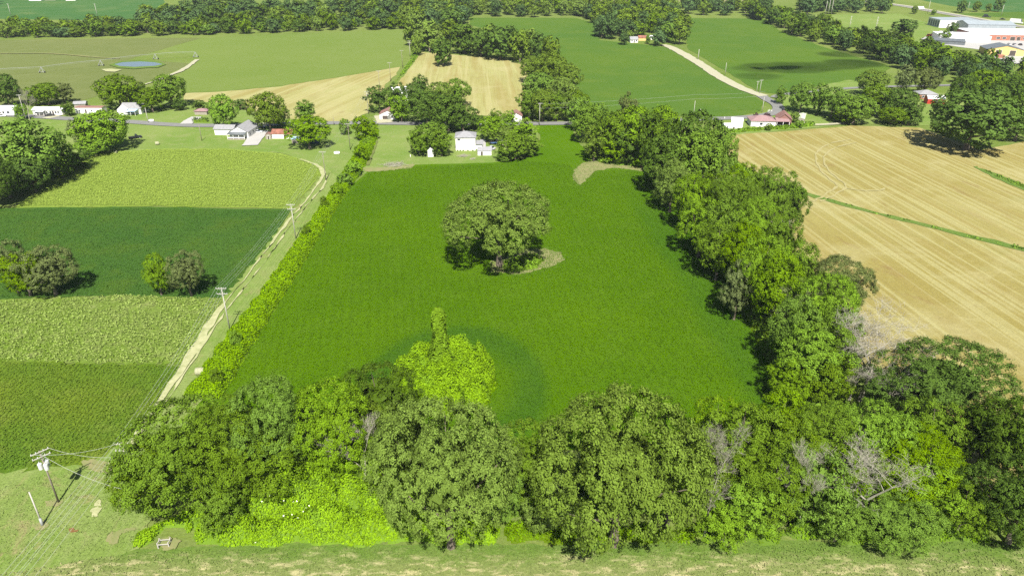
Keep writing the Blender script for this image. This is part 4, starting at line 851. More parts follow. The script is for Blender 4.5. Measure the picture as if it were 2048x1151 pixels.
def dead_tree(cx, ytop, ybase, v, label, wide=1.0):
    Y = G(1024, ybase)[1]; H = 1.0
    while row(Y, H) > ytop and H < 30: H += 0.2
    x = (cx-CW/2)*depth(Y, H*0.6)/FOC
    me, zs = BARE[v]; e = empty('dead_tree', (x, Y, 0), cx*0.7, label, 'dead tree', 'dead trees'); s = H/zs; e.scale = (s*wide, s*wide, s)
    link('branches', me, e)
for a in ((722, 850, 1005, 2, 'small bleached bare tree behind the vine thicket', 1.0), (1430, 850, 1070, 0, 'bleached bare tree standing beside the broadest oak', 0.5), 
          (1712, 862, 1030, 1, 'grey fallen-looking bare crown lying over bright trees', 1.0), (1622, 880, 1062, 2, 'broken white trunk with few limbs in the foreground row', 0.6), 
          (1745, 632, 800, 0, 'big bleached bare tree before the large dark tree', 1.35), (1790, 640, 790, 1, 'spreading bare branches between hedgerow and large dark tree', 1.3), (1715, 690, 800, 1, 'low bleached branches at the hedgerow end', 0.9),
          (1430, 318, 385, 0, 'bare grey tree in the hedgerow near the ditch end', 1.2), (1545, 412, 480, 1, 'bare grey tree on the stubble edge of the hedgerow', 1.2), (1530, 425, 500, 0, 'bare brown tree beside the stubble-edge grey tree', 1.1),
          (48, 178, 240, 2, 'tall bare tree beside the white roadside home', 0.7), (390, 925, 1010, 1, 'dead limb poking from the corner trees near the pole', 0.9)):
    dead_tree(*a)
def brush_pile(px, py, r, label, n=70):
    rng = random.Random(int(px)); mb = MB(); 
    for i in range(n):
        a = rng.uniform(0, 3.14); c = Vector((rng.gauss(0, r*0.4), rng.gauss(0, r*0.3), rng.uniform(0.05, 0.7))); L = rng.uniform(0.8, 2.2)
        d = Vector((math.cos(a), math.sin(a)*0.6, rng.uniform(-0.15, 0.25)))*L; mb.tube(c-d*0.6, c+d*0.6, rng.uniform(0.04, 0.11), 0.03, 4)
    x, y = G(px, py); e = empty('brush_pile', (x, y, 0.05), 0, label, 'brush pile'); o = mb.build('sticks', M['dead'], e); o['kind'] = 'stuff'
brush_pile(790, 330, 6.5, 'grey heap of cut branches at the end of the vine hedge', 150)
brush_pile(925, 313, 2.4, 'small heap of old timber on the lawn below the white house')
brush_pile(946, 319, 1.0, 'tiny stick heap beside the timber heap', 20)

# ------------------------------------------------------------------ buildings
def building(name, label, loc, rz, w_, d_, h, roof='gable_x', rise=1.6, wall='white', rmat='greyroof', over=0.35, wins=(), doors=(), chimney=None, cat='house', group=None):
    """w_ along local x, d_ along local y, front faces -y. wins/doors: (side f|b|l|r, along, z, width, height[, material])"""
    e = empty(name, (loc[0], loc[1], 0), rz, label, cat, group); W2, D2 = w_/2, d_/2
    mb = MB()
    if roof == 'gable_y': mb.add([(-W2,-D2,0),(W2,-D2,0),(W2,D2,0),(-W2,D2,0),(-W2,-D2,h),(W2,-D2,h),(W2,D2,h),(-W2,D2,h),(0,-D2,h+rise*0.97),(0,D2,h+rise*0.97)],
        [(0,1,5,8,4),(1,2,6,5),(2,3,7,9,6),(3,0,4,7)])
    elif roof in ('gable_x', 'gambrel'): mb.add([(-W2,-D2,0),(W2,-D2,0),(W2,D2,0),(-W2,D2,0),(-W2,-D2,h),(W2,-D2,h),(W2,D2,h),(-W2,D2,h),(-W2,0,h+rise*0.97),(W2,0,h+rise*0.97)],
        [(0,1,5,4),(1,2,6,9,5),(2,3,7,6),(3,0,4,8,7)])
    else: mb.box(-W2, W2, -D2, D2, 0, h)
    mb.build('wall', M[wall], e)
    o = over; t = 0.14; rb = MB(); z0 = h - rise*o/max(D2 if roof == 'gable_x' else W2, 0.1)
    if roof == 'gable_x':
        rb.prism([(-D2-o, z0+0.02), (0, h+rise+0.02), (D2+o, z0+0.02), (D2+o, z0+t), (0, h+rise+t), (-D2-o, z0+t)], -W2-o, W2+o)
    elif roof == 'gable_y':
        n0 = len(rb.v); rb.prism([(-W2-o, z0+0.02), (0, h+rise+0.02), (W2+o, z0+0.02), (W2+o, z0+t), (0, h+rise+t), (-W2-o, z0+t)], -D2-o, D2+o)
        rb.v = [(y, -x, z) for x, y, z in rb.v]
    elif roof == 'hip':
        L = max(w_-d_, w_*0.15)/2; a = W2+o; b = D2+o
        rb.add([(-a,-b,h-0.02),(a,-b,h-0.02),(a,b,h-0.02),(-a,b,h-0.02),(-a,-b,h+0.14),(a,-b,h+0.14),(a,b,h+0.14),(-a,b,h+0.14),(-L,0,h+rise),(L,0,h+rise)],
               [(3,2,1,0),(0,1,5,4),(1,2,6,5),(2,3,7,6),(3,0,4,7),(4,5,9,8),(5,6,9),(6,7,8,9),(7,4,8)])
    elif roof == 'shed':
        rb.prism([(-D2-o, h+0.02), (D2+o, h+rise), (D2+o, h+rise+t), (-D2-o, h+t)], -W2-o, W2+o)
        MB().prism([(-D2, h-0.01), (D2, h-0.01), (D2, h+rise*0.94)], -W2+0.01, W2-0.01).build('gable_fill', M[wall], e)
    elif roof == 'gambrel':
        rb.prism([(-D2-o, h), (-D2*0.6, h+rise*0.7), (0, h+rise), (D2*0.6, h+rise*0.7), (D2+o, h), (D2+o, h+t), (D2*0.6, h+rise*0.7+t), (0, h+rise+t), (-D2*0.6, h+rise*0.7+t), (-D2-o, h+t)], -W2-o, W2+o)
    elif roof == 'flat': rb.box(-W2-0.15, W2+0.15, -D2-0.15, D2+0.15, h, h+0.35)
    ro = rb.build('roof', M[rmat], e)
    if chimney: MB().box(chimney[0]-0.35, chimney[0]+0.35, chimney[1]-0.35, chimney[1]+0.35, h+rise*0.3, h+rise+0.7).build('chimney', M['brick'], ro)
    def opening(nm, s, u, z, ww, hh, mt):
        fb = MB(); pb = MB(); pr = 0.06
        def put(b, a0, a1, z0_, z1_, p):
            if s == 'f': b.box(a0, a1, -D2-p, -D2+0.02, z0_, z1_)
            elif s == 'b': b.box(a0, a1, D2-0.02, D2+p, z0_, z1_)
            elif s == 'l': b.box(-W2-p, -W2+0.02, a0, a1, z0_, z1_)
            else: b.box(W2-0.02, W2+p, a0, a1, z0_, z1_)
        put(pb, u-ww/2, u+ww/2, z, z+hh, 0.04); o_ = pb.build(nm, M[mt], e)
        for a0, a1, b0, b1 in ((u-ww/2-0.1, u-ww/2, z-0.1, z+hh+0.1), (u+ww/2, u+ww/2+0.1, z-0.1, z+hh+0.1), (u-ww/2, u+ww/2, z+hh, z+hh+0.1), (u-ww/2, u+ww/2, z-0.1, z)): put(fb, a0, a1, b0, b1, 0.08)
        fb.build('frame', M['white'], o_)
    for v in wins: opening('window', *v[:5], v[5] if len(v) > 5 else 'window')
    for v in doors: opening('door', *v[:5], v[5] if len(v) > 5 else 'darkdoor')
    return e
def at(px, py, back=0.0):
    x, y = G(px, py); return (x, y+back)
# roadside homes, from the left edge
building('house', 'white house cut off by the left picture edge beside the road', at(4, 231, 4), 0.05, 13, 8, 3.0, 'gable_x', 1.3, 'white', 'whiteroof', wins=(('f', -3, 1, 1.4, 1.2), ('f', 3.5, 1, 1.4, 1.2), ('f', 1, 1, 1.0, 1.2)), doors=(('f', -0.8, 0.2, 1, 2.0),))
e = building('mobile_home', 'white mobile home with white metal roof and porch beside a dark car', at(96, 231, 3), 0.0, 15.5, 5.5, 2.9, 'gable_x', 0.9, 'white', 'whiteroof', wins=[('f', x, 1.1, 1.0, 1.1) for x in (-6, -0.3, 1.6, 4.4, 5.8)], doors=(('f', -2.2, 0.3, 0.95, 2.0), ('f', 3.0, 0.3, 0.95, 2.0)))
pb = MB().box(-5.6, -1.0, -4.6, -2.78, 0, 0.35); pb.build('porch_deck', M['greywood'], e)
MB().prism([(-4.9, 2.3), (-2.8, 2.7), (-2.8, 2.8), (-4.9, 2.4)], -5.7, -0.9).build('porch_roof', M['whiteroof'], e)
for x in (-5.5, -3.3, -1.1): MB().box(x-0.08, x+0.08, -4.55, -4.39, 0.35, 2.4).build('porch_post', M['white'], e)
building('mobile_home', 'long plain white mobile home behind a dark round tree', at(178, 228, 3), -0.02, 14.5, 4.8, 3.1, 'gable_x', 0.25, 'white', 'brownroof', 0.1, wins=[('f', x, 1.3, 0.8, 0.9) for x in (-5, 1.5, 5.2)], doors=(('f', -1.6, 0.3, 0.95, 2.0),))
building('shed', 'small dark-roofed shed behind the long white mobile home', at(157, 217, 3), 0.2, 6, 4, 2.3, 'gable_x', 1.0, 'greywood', 'greyroof', cat='shed')
e = building('house', 'white gabled house with grey roof and blue canopy by the road', at(262, 229, 5), 0.0, 11, 9, 3.0, 'gable_x', 2.1, 'white', 'greyroof', wins=(('f', -3, 1, 1.3, 1.3), ('f', 0.5, 1, 1.3, 1.3), ('r', 0, 1, 1.3, 1.3)), doors=(('f', -1.2, 0.2, 1, 2.0),))
MB().prism([(-7.5, 3.0), (-4.4, 4.7), (-1.3, 3.0)], 0, 0.01)
gb = MB(); gb.prism([(-9.6, 2.95), (-4.6, 2.95), (-4.6, 3.1), (-9.6, 3.1)], -6.2, -0.6)
MB().add([(-6.0,-4.55,0),(-1.0,-4.55,0),(-1.0,-4.55,3.0),(-6.0,-4.55,3.0),(-3.5,-4.55,5.0),(-6.0,-6.6,0),(-1.0,-6.6,0),(-1.0,-6.6,3.0),(-6.0,-6.6,3.0),(-3.5,-6.6,5.0)], [(5,6,7,9,8),(0,5,8,3),(6,1,2,7),(3,8,9,4),(7,2,4,9)]).build('front_wing', M['white'], e)
MB().prism([(-8.9, 2.45), (-4.7, 2.75), (-4.7, 2.85), (-8.9, 2.55)], -0.6, 4.4).build('canopy', M['blue'], e)
for x in (-0.5, 1.9, 4.3): MB().box(x-0.06, x+0.06, -8.8, -8.68, 0, 2.5).build('canopy_post', M['white'], e)
building('shed', 'low shed with mauve roof behind the clipped hedge', at(402, 230, 2.5), 0.0, 6.5, 5, 1.9, 'hip', 1.1, 'greywood', 'purpleroof', cat='shed')
e = building('house', 'white L-shaped house with grey gables and dark porch by a curved drive', at(484, 274, 4), -0.06, 9.0, 13, 3.2, 'gable_y', 2.4, 'white', 'greyroof', wins=[('r', y, 1, 1.2, 1.3) for y in (-4, 0, 4)]+[('f', 0, 3.6, 1.0, 0.7, 'greyroof')], doors=())
MB().box(-14.0, -4.52, -1.5, 4.0, 0, 3.0).build('wing', M['white'], e)
MB().prism([(-1.9, 2.9), (1.25, 4.4), (4.4, 2.9), (4.4, 3.05), (1.25, 4.55), (-1.9, 3.05)], -14.4, -4.3).build('wing_roof', M['greyroof'], e)
MB().prism([(-9.8, 2.6), (-6.5, 3.0), (-6.5, 3.12), (-9.8, 2.72)], -4.6, 4.2).build('porch_roof', M['dkgreyroof'], e)
MB().box(-4.4, 4.0, -9.6, -6.52, 0, 0.5).build('porch_deck', M['greywood'], e)
for x in (-4.3, -1.5, 1.2, 3.9): MB().box(x-0.09, x+0.09, -9.55, -9.37, 0.5, 2.65).build('porch_post', M['white'], e)
for x in (-2.9, -0.1, 2.5): MB().box(x-1.2, x+1.2, -9.5, -9.42, 0.95, 1.35).build('porch_rail', M['white'], e)
building('shed', 'tiny weathered wooden shed between drive and rusty-roofed shed', at(537, 279, 1.2), 0.1, 2.6, 2.4, 2.2, 'gable_y', 0.8, 'greywood', 'brownroof', 0.15, doors=(('f', 0, 0.1, 0.8, 1.7),), cat='shed')
building('shed', 'long white shed with rusty red tin roof on the lawn', at(564, 278, 3), -0.03, 9.6, 5.5, 2.4, 'gable_x', 1.5, 'white', 'rustroof', 0.25, doors=(('f', 1.5, 0.1, 1.0, 1.9),), cat='shed')
building('canopy_shelter', 'small pale blue canopy under the spreading bright tree', at(592, 287, 1.5), 0, 3.6, 3.2, 2.1, 'gable_x', 0.7, 'greywood', 'blue', 0.2, cat='shelter')
e = building('tarp_shelter', 'dark blue tarp shelter in the shade of the spreading bright tree', at(626, 288, 2), 0.1, 5, 3.5, 2.0, 'gable_x', 1.0, 'dkblue', 'dkblue', 0.2, cat='shelter')
building('house', 'white house with brown roof half hidden by the lime-green tree', at(776, 240, 4), 0.0, 8.5, 8, 3.0, 'gable_y', 1.9, 'white', 'brownroof', doors=(('f', -1.5, 0.1, 2.6, 2.2),), wins=(('f', 2.2, 1.0, 1.2, 1.2),))
building('barn', 'white barn roof showing behind the dark grove', at(797, 203, 5), 0.3, 9, 9, 4.6, 'gable_x', 2.6, 'white', 'whiteroof', cat='barn')
e = building('house', 'tall white two-storey house with grey hip roof on the open lawn', at(931, 302, 4.5), 0.02, 8.8, 8.4, 6.0, 'hip', 1.9, 'white', 'greyroof', 0.4, wins=(('f', -2.9, 4.7, 1.3, 0.8), ('r', -1, 1.0, 1.2, 1.2), ('f', 2.5, 2.0, 0.5, 0.6, 'insul')), doors=())
MB().box(4.42, 7.2, -1.5, 2.2, 0, 2.2).build('side_room', M['white'], e); MB().prism([(-2.0, 2.2), (2.6, 2.9), (2.6, 3.0), (-2.0, 2.32)], 4.4, 7.9).build('side_porch_roof', M['greyroof'], e)
for y in (-1.9, 2.4): MB().box(7.6, 7.75, y-0.08, y+0.08, 0, 2.3).build('porch_post', M['white'], e)
MB().box(-1.0, -0.4, -0.3, 0.3, 7.6, 8.15).build('roof_vent', M['greyroof'], e)
for i, x in enumerate((-3.6, -2.4, -1.1, 1.0, 3.2)): MB().tube((x, -4.7, 0), (x, -4.7, 0.7), 0.42, 0.2, 7).build('shrub_pot', LEAF['m'], e)
building('shed', 'white garden shed with grey roof below the concrete drive', at(969, 311, 2), 0.02, 6.0, 4.4, 2.2, 'gable_x', 1.1, 'white', 'greyroof', 0.2, doors=(('f', -1.2, 0.05, 0.9, 1.8),), cat='shed')
building('shed', 'dark grey shed at the edge of the bushes beside the white house', at(1005, 292, 2), 0.5, 4.2, 3.8, 2.3, 'gable_y', 1.3, 'greywood', 'dkgreyroof', 0.2, cat='shed')
building('shed', 'little white shed between two round green trees', at(861, 314, 1), 0.1, 2.4, 2.2, 2.6, 'gable_y', 0.9, 'white', 'whiteroof', 0.12, doors=(('f', 0, 0.05, 0.8, 1.7, 'white'),), cat='shed')
building('house', 'small pink-roofed white house showing through roadside trees', at(1032, 243, 3), 0.0, 6, 7, 3.0, 'gable_y', 1.6, 'white', 'brownroof', cat='house')
building('shed', 'low white shed standing at the stubble edge', at(1461, 261, 2), 0.03, 6.4, 4.0, 2.6, 'gable_x', 0.5, 'white', 'whiteroof', 0.1, doors=(('f', 1.4, 0.05, 0.9, 1.8),), cat='shed')
building('shed', 'square white metal shed with dark side by the stubble', at(1476, 257, 3), -0.25, 5.6, 5.4, 3.7, 'shed', 0.4, 'white', 'whiteroof', 0.1, cat='shed')
e = building('house', 'white house with mauve roof and dark carport by the road bend', at(1527, 254, 4.5), -0.08, 12, 9, 2.9, 'hip', 2.0, 'white', 'purpleroof', 0.4, wins=(('l', -2, 1.0, 1.5, 1.2), ('l', 2, 1.0, 1.5, 1.2), ('f', -1, 1.0, 1.4, 1.2)), chimney=None)
MB().prism([(-4.2, 2.7), (0, 3.6), (4.2, 2.7), (4.2, 2.85), (0, 3.75), (-4.2, 2.85)], 6.42, 13.0).build('carport_roof', M['purpleroof'], e)
for x, y in ((6.7, -4.0), (9.8, -4.0), (12.8, -4.0), (12.8, 4.0)): MB().box(x-0.1, x+0.1, y-0.1, y+0.1, 0, 2.75).build('carport_post', M['white'], e)
MB().box(6.45, 12.8, 3.6, 3.8, 0, 2.7).build('carport_back', M['darkdoor'], e)
e = building('barn', 'brown gambrel barn with pale trim beside the mauve-roofed house', at(1572, 252, 5), -0.25, 7.0, 9.0, 3.2, 'gable_y', 2.6, 'brownroof', 'brownroof', 0.35, doors=(('f', 0, 0.05, 3.0, 2.6),), cat='barn')
building('trailer', 'long pale green-roofed trailer lying behind the barn', at(1608, 246, 4), 1.15, 12, 3.2, 2.5, 'gable_x', 0.4, 'greywood', 'palegreenroof', 0.1, cat='trailer')
building('barn', 'red barn shed with white roof among the eastern trees', at(1873, 209, 3), -0.1, 9.4, 5.0, 2.8, 'gambrel', 1.6, 'red', 'whiteroof', 0.15, wins=(('f', 0.3, 1.1, 1.0, 1.0, 'white'),), doors=(('r', 0, 0.1, 1.6, 2.0, 'white'),), cat='barn')
building('house', 'brick house with grey roof behind the red barn shed', at(1856, 199, 4), -0.05, 10, 8, 2.9, 'hip', 1.8, 'brick', 'greyroof', 0.4, wins=(('f', -3, 1, 1.2, 1.2), ('f', 2, 1, 1.2, 1.2)))
building('farmhouse', 'small white farmhouse at the edge of the far wood', at(1268, 86, 4), 0.1, 6.5, 6, 2.8, 'gable_x', 1.8, 'white', 'greyroof', wins=(('f', -2, 1, 1.2, 1.2), ('f', 2, 1, 1.2, 1.2)), doors=(('f', 0, 0.1, 1, 2),))
building('shed', 'little orange-brown shed beside the white farmhouse', at(1285, 82, 3), 0, 7, 5, 2.6, 'gable_x', 1.5, 'yellow', 'rustroof', cat='shed')
building('shed', 'tiny white shed right of the orange-brown shed', at(1302, 80, 3), 0, 3.5, 3.5, 2.4, 'gable_x', 0.9, 'white', 'whiteroof', cat='shed')
for i, (px, py) in enumerate(((70, 2), (100, 1), (140, 1.5))):
    building('farm_building', f'{ORD[i]} pale farm building from the left on the far skyline field', at(px, py, 5), 0.1*i, 16-2*i, 10, 4, 'gable_x', 2.5, 'white' if i != 1 else 'greywood', 'brownroof' if i == 1 else 'greyroof', cat='farm building', group='far farm buildings')
# industrial sheds
building('warehouse', 'long white warehouse with dark end wall beside the highway', at(1917, 56, 12), -0.05, 37, 24, 7.0, 'flat', 0, 'white', 'midmetal', cat='warehouse', wins=[('l', y, 0.6, 3.6, 5.6, 'dkgreyroof') for y in (-9, -4.5, 0, 4.5, 9)])
building('warehouse', 'blue-grey metal shed rising behind the white flat roofs', at(1985, 66, 14), -0.12, 42, 26, 7.0, 'gable_x', 2.2, 'midmetal', 'midmetal', 0.3, cat='warehouse')
building('factory', 'wide low factory with white flat roof and brick entrance front', at(2040, 83, 26), -0.1, 62, 44, 4.6, 'flat', 0, 'brick', 'whiteroof', cat='factory', wins=[('f', x, 1.2, 3.0, 1.6) for x in (-14, -9, 8, 14, 20)], doors=(('f', -2, 0.1, 4, 3.0), ('f', 2.8, 0.1, 3, 3.0)))
building('warehouse', 'white-roofed annex with grey walls at the factory corner', at(1938, 84, 14), -0.25, 40, 26, 4.4, 'flat', 0, 'white', 'whiteroof', cat='warehouse')
building('shed', 'low dark grey lean-to in front of the factory annex', at(1905, 90, 7), -0.45, 24, 12, 2.8, 'shed', 0.8, 'dkgreyroof', 'dkgreyroof', cat='shed')
building('workshop', 'yellow block workshop with two big dark doors and dark roof', at(2015, 112, 9), -0.25, 26, 18, 4.4, 'gable_y', 3.0, 'yellow', 'dkgreyroof', 0.3, doors=(('f', -4.6, 0.1, 4.2, 4.0), ('f', 5.0, 0.1, 4.2, 4.0)), cat='workshop')
for x, y, c, lab in ((2000, 116, 'brick', 'rust-red skip standing before the yellow workshop'), (1925, 66, 'paint_red', 'red tank on the factory roof edge')):
    b = MB().prism([(-1.4, 0), (1.4, 0), (1.7, 2.2), (-1.7, 2.2)], -2.5, 2.5); o = b.build('skip_container', M[c], None, bevel=0.08); p = G(x, y); o.location = (p[0], p[1], 0.1); tag(o, lab, 'container')

# ------------------------------------------------------------------ vehicles
def vehicle(name, label, loc, rz, paint, L=4.6, W_=1.85, H=1.5, style='car', cat='car', group=None):
    e = empty(name, (loc[0], loc[1], 0.12), rz, label, cat, group); h2 = W_/2
    if style == 'pickup':
        prof = [(-L/2, 0.4), (-L/2, 0.95), (-L*0.02, 0.98), (L*0.26, 1.0), (L*0.47, 0.92), (L/2, 0.75), (L/2, 0.4)]; cab = [(-L*0.04, 0.97), (0.02*L, H), (L*0.14, H), (L*0.27, 0.99)]
    elif style == 'van':
        prof = [(-L/2, 0.4), (-L/2, H*0.98), (-L*0.46, H), (L*0.3, H), (L*0.42, 1.05), (L/2, 0.9), (L/2, 0.4)]; cab = [(L*0.24, 1.05), (L*0.26, H*0.95), (L*0.31, H*0.97), (L*0.42, 1.05)]
    else:
        prof = [(-L/2, 0.35), (-L/2*0.99, 0.88), (-L*0.3, 0.95), (L*0.2, 0.95), (L*0.45, 0.8), (L/2, 0.65), (L/2, 0.35)]; cab = [(-L*0.42 if style == 'suv' else -L*0.34, 0.92), (-L*0.36 if style == 'suv' else -L*0.2, H), (L*0.06, H), (L*0.22, 0.94)]
    b = MB().prism(prof, -h2, h2); b.v = [(y, x, z) for x, y, z in b.v]; b.f = [f[::-1] for f in b.f]; b.build('body', M[paint], e, bevel=0.06)
    c = MB().prism(cab, -h2*0.88, h2*0.88); c.v = [(y, x, z) for x, y, z in c.v]; c.f = [f[::-1] for f in c.f]
    cb = c.build('windows', M['carglass'], e, bevel=0.04)
    xs = [p[0] for p in cab]; MB().box(cab[1][0], cab[2][0], -h2*0.84, h2*0.84, H-0.02, H+0.05).build('roof', M[paint], e, bevel=0.02)
    for sx in (-0.31, 0.31):
        for s in (-1, 1):
            wl = MB().tube((L*sx, s*(h2-0.22), 0.22), (L*sx, s*(h2+0.02), 0.22), 0.34, 0.34, 12).build('wheel', M['rubber'], e)
            MB().tube((L*sx, s*(h2+0.02), 0.22), (L*sx, s*(h2+0.04), 0.22), 0.19, 0.19, 8).build('rim', M['steel'], wl)
    for s in (-1, 1):
        MB().box(L/2-0.06, L/2+0.03, s*h2*0.7-0.2, s*h2*0.7+0.2, 0.62, 0.76).build('headlight', M['insul'], e)
        MB().box(-L/2-0.03, -L/2+0.05, s*h2*0.75-0.12, s*h2*0.75+0.12, 0.66, 0.86).build('tail_light', M['red'], e)
    if style == 'pickup': MB().box(-L*0.46, -L*0.07, -h2*0.82, h2*0.82, 0.95, 1.0).build('bed', M['rubber'], e)
    return e
vehicle('pickup_truck', 'dark pickup parked on the grass beside roadside trees', G(271, 277), 0.6, 'paint_black', 5.8, 2.0, 1.85, 'pickup', 'pickup')
vehicle('car', 'dark car parked in front of the white mobile home', G(101, 233), 0.25, 'paint_black')
vehicle('car', 'white car at the end of the white mobile home', G(122, 228.5), 0.1, 'paint_white')
vehicle('car', 'white car at the left edge before the cut-off house', G(3, 234), 0.4, 'paint_white')
vehicle('car', 'white car under the blue canopy', G(257, 230), 0.1, 'paint_white')
vehicle('pickup_truck', 'silver pickup beside the gabled house with canopy', G(283, 225), 0.2, 'paint_silver', 5.6, 1.95, 1.8, 'pickup', 'pickup')
vehicle('car', 'silver car on the curved concrete drive', G(516, 266), 0.1, 'paint_silver')
vehicle('car', 'dark car parked behind the L-shaped house', G(521, 257), 0.4, 'paint_black')
vehicle('car', 'silver car beside the white garden shed', G(981, 299), 2.7, 'paint_silver')
vehicle('pickup_truck', 'blue pickup under the trees beside the white house', G(992, 288), 0.05, 'paint_blue', 5.6, 1.95, 1.8, 'pickup', 'pickup')
vehicle('car', 'pale car in the dark carport of the mauve-roofed house', G(1556, 250), 1.6, 'paint_silver')
vehicle('car', 'black car behind the red barn shed', G(1897, 192), 0.2, 'paint_black')
vehicle('van', 'white van driving on the highway past the tree clump', G(1842, 18.5), -0.5, 'paint_white', 8, 2.5, 2.9, 'van', 'van')
vehicle('suv', 'large black truck driving on the highway', G(1973, 35), -0.55, 'paint_black', 8.5, 2.6, 3.0, 'suv', 'truck')
vehicle('car', 'small dark car following the black truck', G(2005, 40), -0.55, 'paint_black', 5.5, 2.2, 1.7)
vehicle('box_truck', 'white truck with red stripe parked beside the highway', G(2032, 47), -0.9, 'paint_white', 12, 3.0, 4.2, 'van', 'truck')
for i, (px, py) in enumerate(((1858, 73), (1866, 72), (1874, 71))): vehicle('car', f'{ORD[i]} red vehicle in the row beside the factory trees', G(px, py), 0.3, 'paint_red', 5, 2, 2.0, 'suv', group='red vehicles beside the factory')
for i, (px, py) in enumerate(((2018, 90), (2028, 90.5), (2040, 91))): vehicle('car', f'{ORD[i]} parked car before the brick factory front', G(px, py), 1.4, ('paint_white', 'paint_silver', 'paint_black')[i], group='cars before the factory')

# ------------------------------------------------------------------ utility poles and wires
def pole(label, loc, H, arms=(0.5,), az=0.0, r=0.16, mat='pole', xf=0, group='utility poles', armL=2.4, name='utility_pole'):
    e = empty(name, (loc[0], loc[1], 0), az, label, 'utility pole', group)
    MB().tube((0, 0, -0.3), (0, 0, H), r, r*0.62, 10).build('shaft', M[mat], e, True)
    for a in arms:
        ar = MB().box(-armL/2, armL/2, -r-0.12, -r+0.02, H-a-0.12, H-a).build('crossarm', M['pole_pale'], e)
        for x in (-armL*0.46, -armL*0.2, armL*0.2, armL*0.46): MB().tube((x, -r-0.05, H-a), (x, -r-0.05, H-a+0.26), 0.07, 0.05, 6).build('insulator', M['insul'], ar)
        MB().tube((-armL*0.3, -r, H-a-0.1), (0, -r*0.6, H-a-0.8), 0.03, 0.03, 4).tube((armL*0.3, -r, H-a-0.1), (0, -r*0.6, H-a-0.8), 0.03, 0.03, 4).build('brace', M['steel'], ar)
    for i in range(xf):
        a = 0.6+i*2.1; c = (0.62*math.cos(a), 0.62*math.sin(a))
        t = MB().tube((c[0], c[1], H-3.7), (c[0], c[1], H-2.6), 0.36, 0.36, 12).tube((c[0], c[1], H-2.6), (c[0], c[1], H-2.45), 0.36, 0.2, 12).build('transformer', M['insul'], e, False)
        MB().tube((c[0], c[1], H-2.45), (c[0], c[1], H-2.05), 0.07, 0.05, 6).build('bushing', M['insul'], t)
    return e
pole('tall tap pole with two transformers on the mown corner', G(118, 1005), 11.6, (0.1, 1.1), math.radians(48), 0.17, xf=3, armL=2.8)
o = empty('stub_pole', G(86, 1051), 0, 'short grey stub pole with metal guard below the transformer pole', 'pole')
MB().tube((0, 0, -0.2), (-0.35, 0.35, 7.2), 0.14, 0.10, 8).build('shaft', M['pole_pale'], o, True); MB().tube((0, 0, 0), (-0.07, 0.07, 1.7), 0.24, 0.2, 10).build('metal_guard', M['steel'], o, True)
LX = [(-66.2, 95.5), (-70.4, 153.4), (-69.6, 211.2), (-73.5, 269.6), (-72.7, 313.1), (-76.9, 381.7), (-80.6, 441.1), (-78.4, 470), (-77.5, 520), (-78.1, 566), (-79.1, 612)]
LL = ['pole half hidden by the corner trees beside the mown strip', 'double-armed pole at the sandy stretch of dirt track', 'double-armed pole beside the dark soybean field corner', 'dark pole at the bend of the dirt track', 'dark pole beside the conical tree at the vine hedge',
      'double-armed pole before the dark trees at the road', 'first pole beyond the road in the stubble', 'second pole beyond the road in the stubble', 'pole at the scrubby fence line by the stubble tip', 'double-armed pole in the scrubby fence line', 'farthest double-armed pole below the tall wood']
for i, (p, l_) in enumerate(zip(LX, LL)): pole(l_, p, 12.0, (0.15, 1.6) if i not in (3, 4, 6, 7, 8) else (0.15,), 0.02*i, 0.16, 'pole_pale' if i in (1, 2, 5, 9, 10) else 'pole', armL=2.6)
for px, py, top, l_ in ((404, 282, 250, 'pole on the lawn above the tall pale crop'), (297, 246, 216, 'pale pole beside the road before the gabled house'), (53, 241, 190, 'pole by the road before the bare tree'), (668, 251, 235, 'short pole at the stubble edge of the road'),
        (1387, 232, 202, 'pole beside the road at the northern soybeans'), (1399, 239, 218, 'short pole next to the soybean road pole'), (1524, 225, 195, 'pole standing in the road bend'), (1513, 185, 163, 'armed pole at the gravel drive mouth'), (1519, 187, 160, 'thin pole next to the armed drive pole'), (1450, 150, 126, 'pole halfway along the gravel drive'), (1396, 120, 99, 'pole near the wood end of the gravel drive'),
        (1079, 252, 206, 'pale pole at the road beside the soybean strip'), (1609, 242, 226, 'short pole behind the pale green trailer'), (195, 33, 8, 'thin pole in the far western field'), (22, 31, 8, 'thin pole at the left edge of the far field'), (1698, 60, 32, 'steel pole with bracket arms in the eastern pasture'), (1750, 65, 34, 'second steel pole with bracket arms in the eastern pasture'),
        (1650, 30, 2, 'thin grey pole before the highway tree clump'), (1656, 30, 0, 'middle grey pole before the highway tree clump'), (1662, 30, 0, 'third grey pole before the highway tree clump'), (1855, 28, 2, 'tall thin pole beside the highway van'), (1935, 22, 4, 'thin pole by the dark highway trees'), (1995, 24, -4, 'tall grey pole in the highway trees by the corner'), (2002, 32, 10, 'light pole beside the highway corner')):
    x, y = G(px, py); H = 2.0
    while row(y, H) > top and H < 40: H += 0.25
    pole(l_, (x, y), H, (0.2,) if ('armed' in l_ or 'halfway' not in l_ and H > 8 and px < 1500) else ((1.0, 3.5, 6.0) if 'bracket' in l_ else ()), 0.3, 0.16 if y < 500 else 0.26, 'pole_pale' if y > 360 or px == 1079 else 'pole', armL=2.2)
def wire(label, a, b, sag, r=0.03, group='overhead wires'):
    a = Vector(a); b = Vector(b); n = 14; mb = MB()
    pts = [a.lerp(b, i/n) - Vector((0, 0, 4*sag*(i/n)*(1-i/n))) for i in range(n+1)]
    o = mb.path(pts, r, 3).build('overhead_wire', M['wire']); tag(o, label, 'wire', group)
out = Vector((-71.0, 30.0))       # next pole of the line, behind the camera's left shoulder
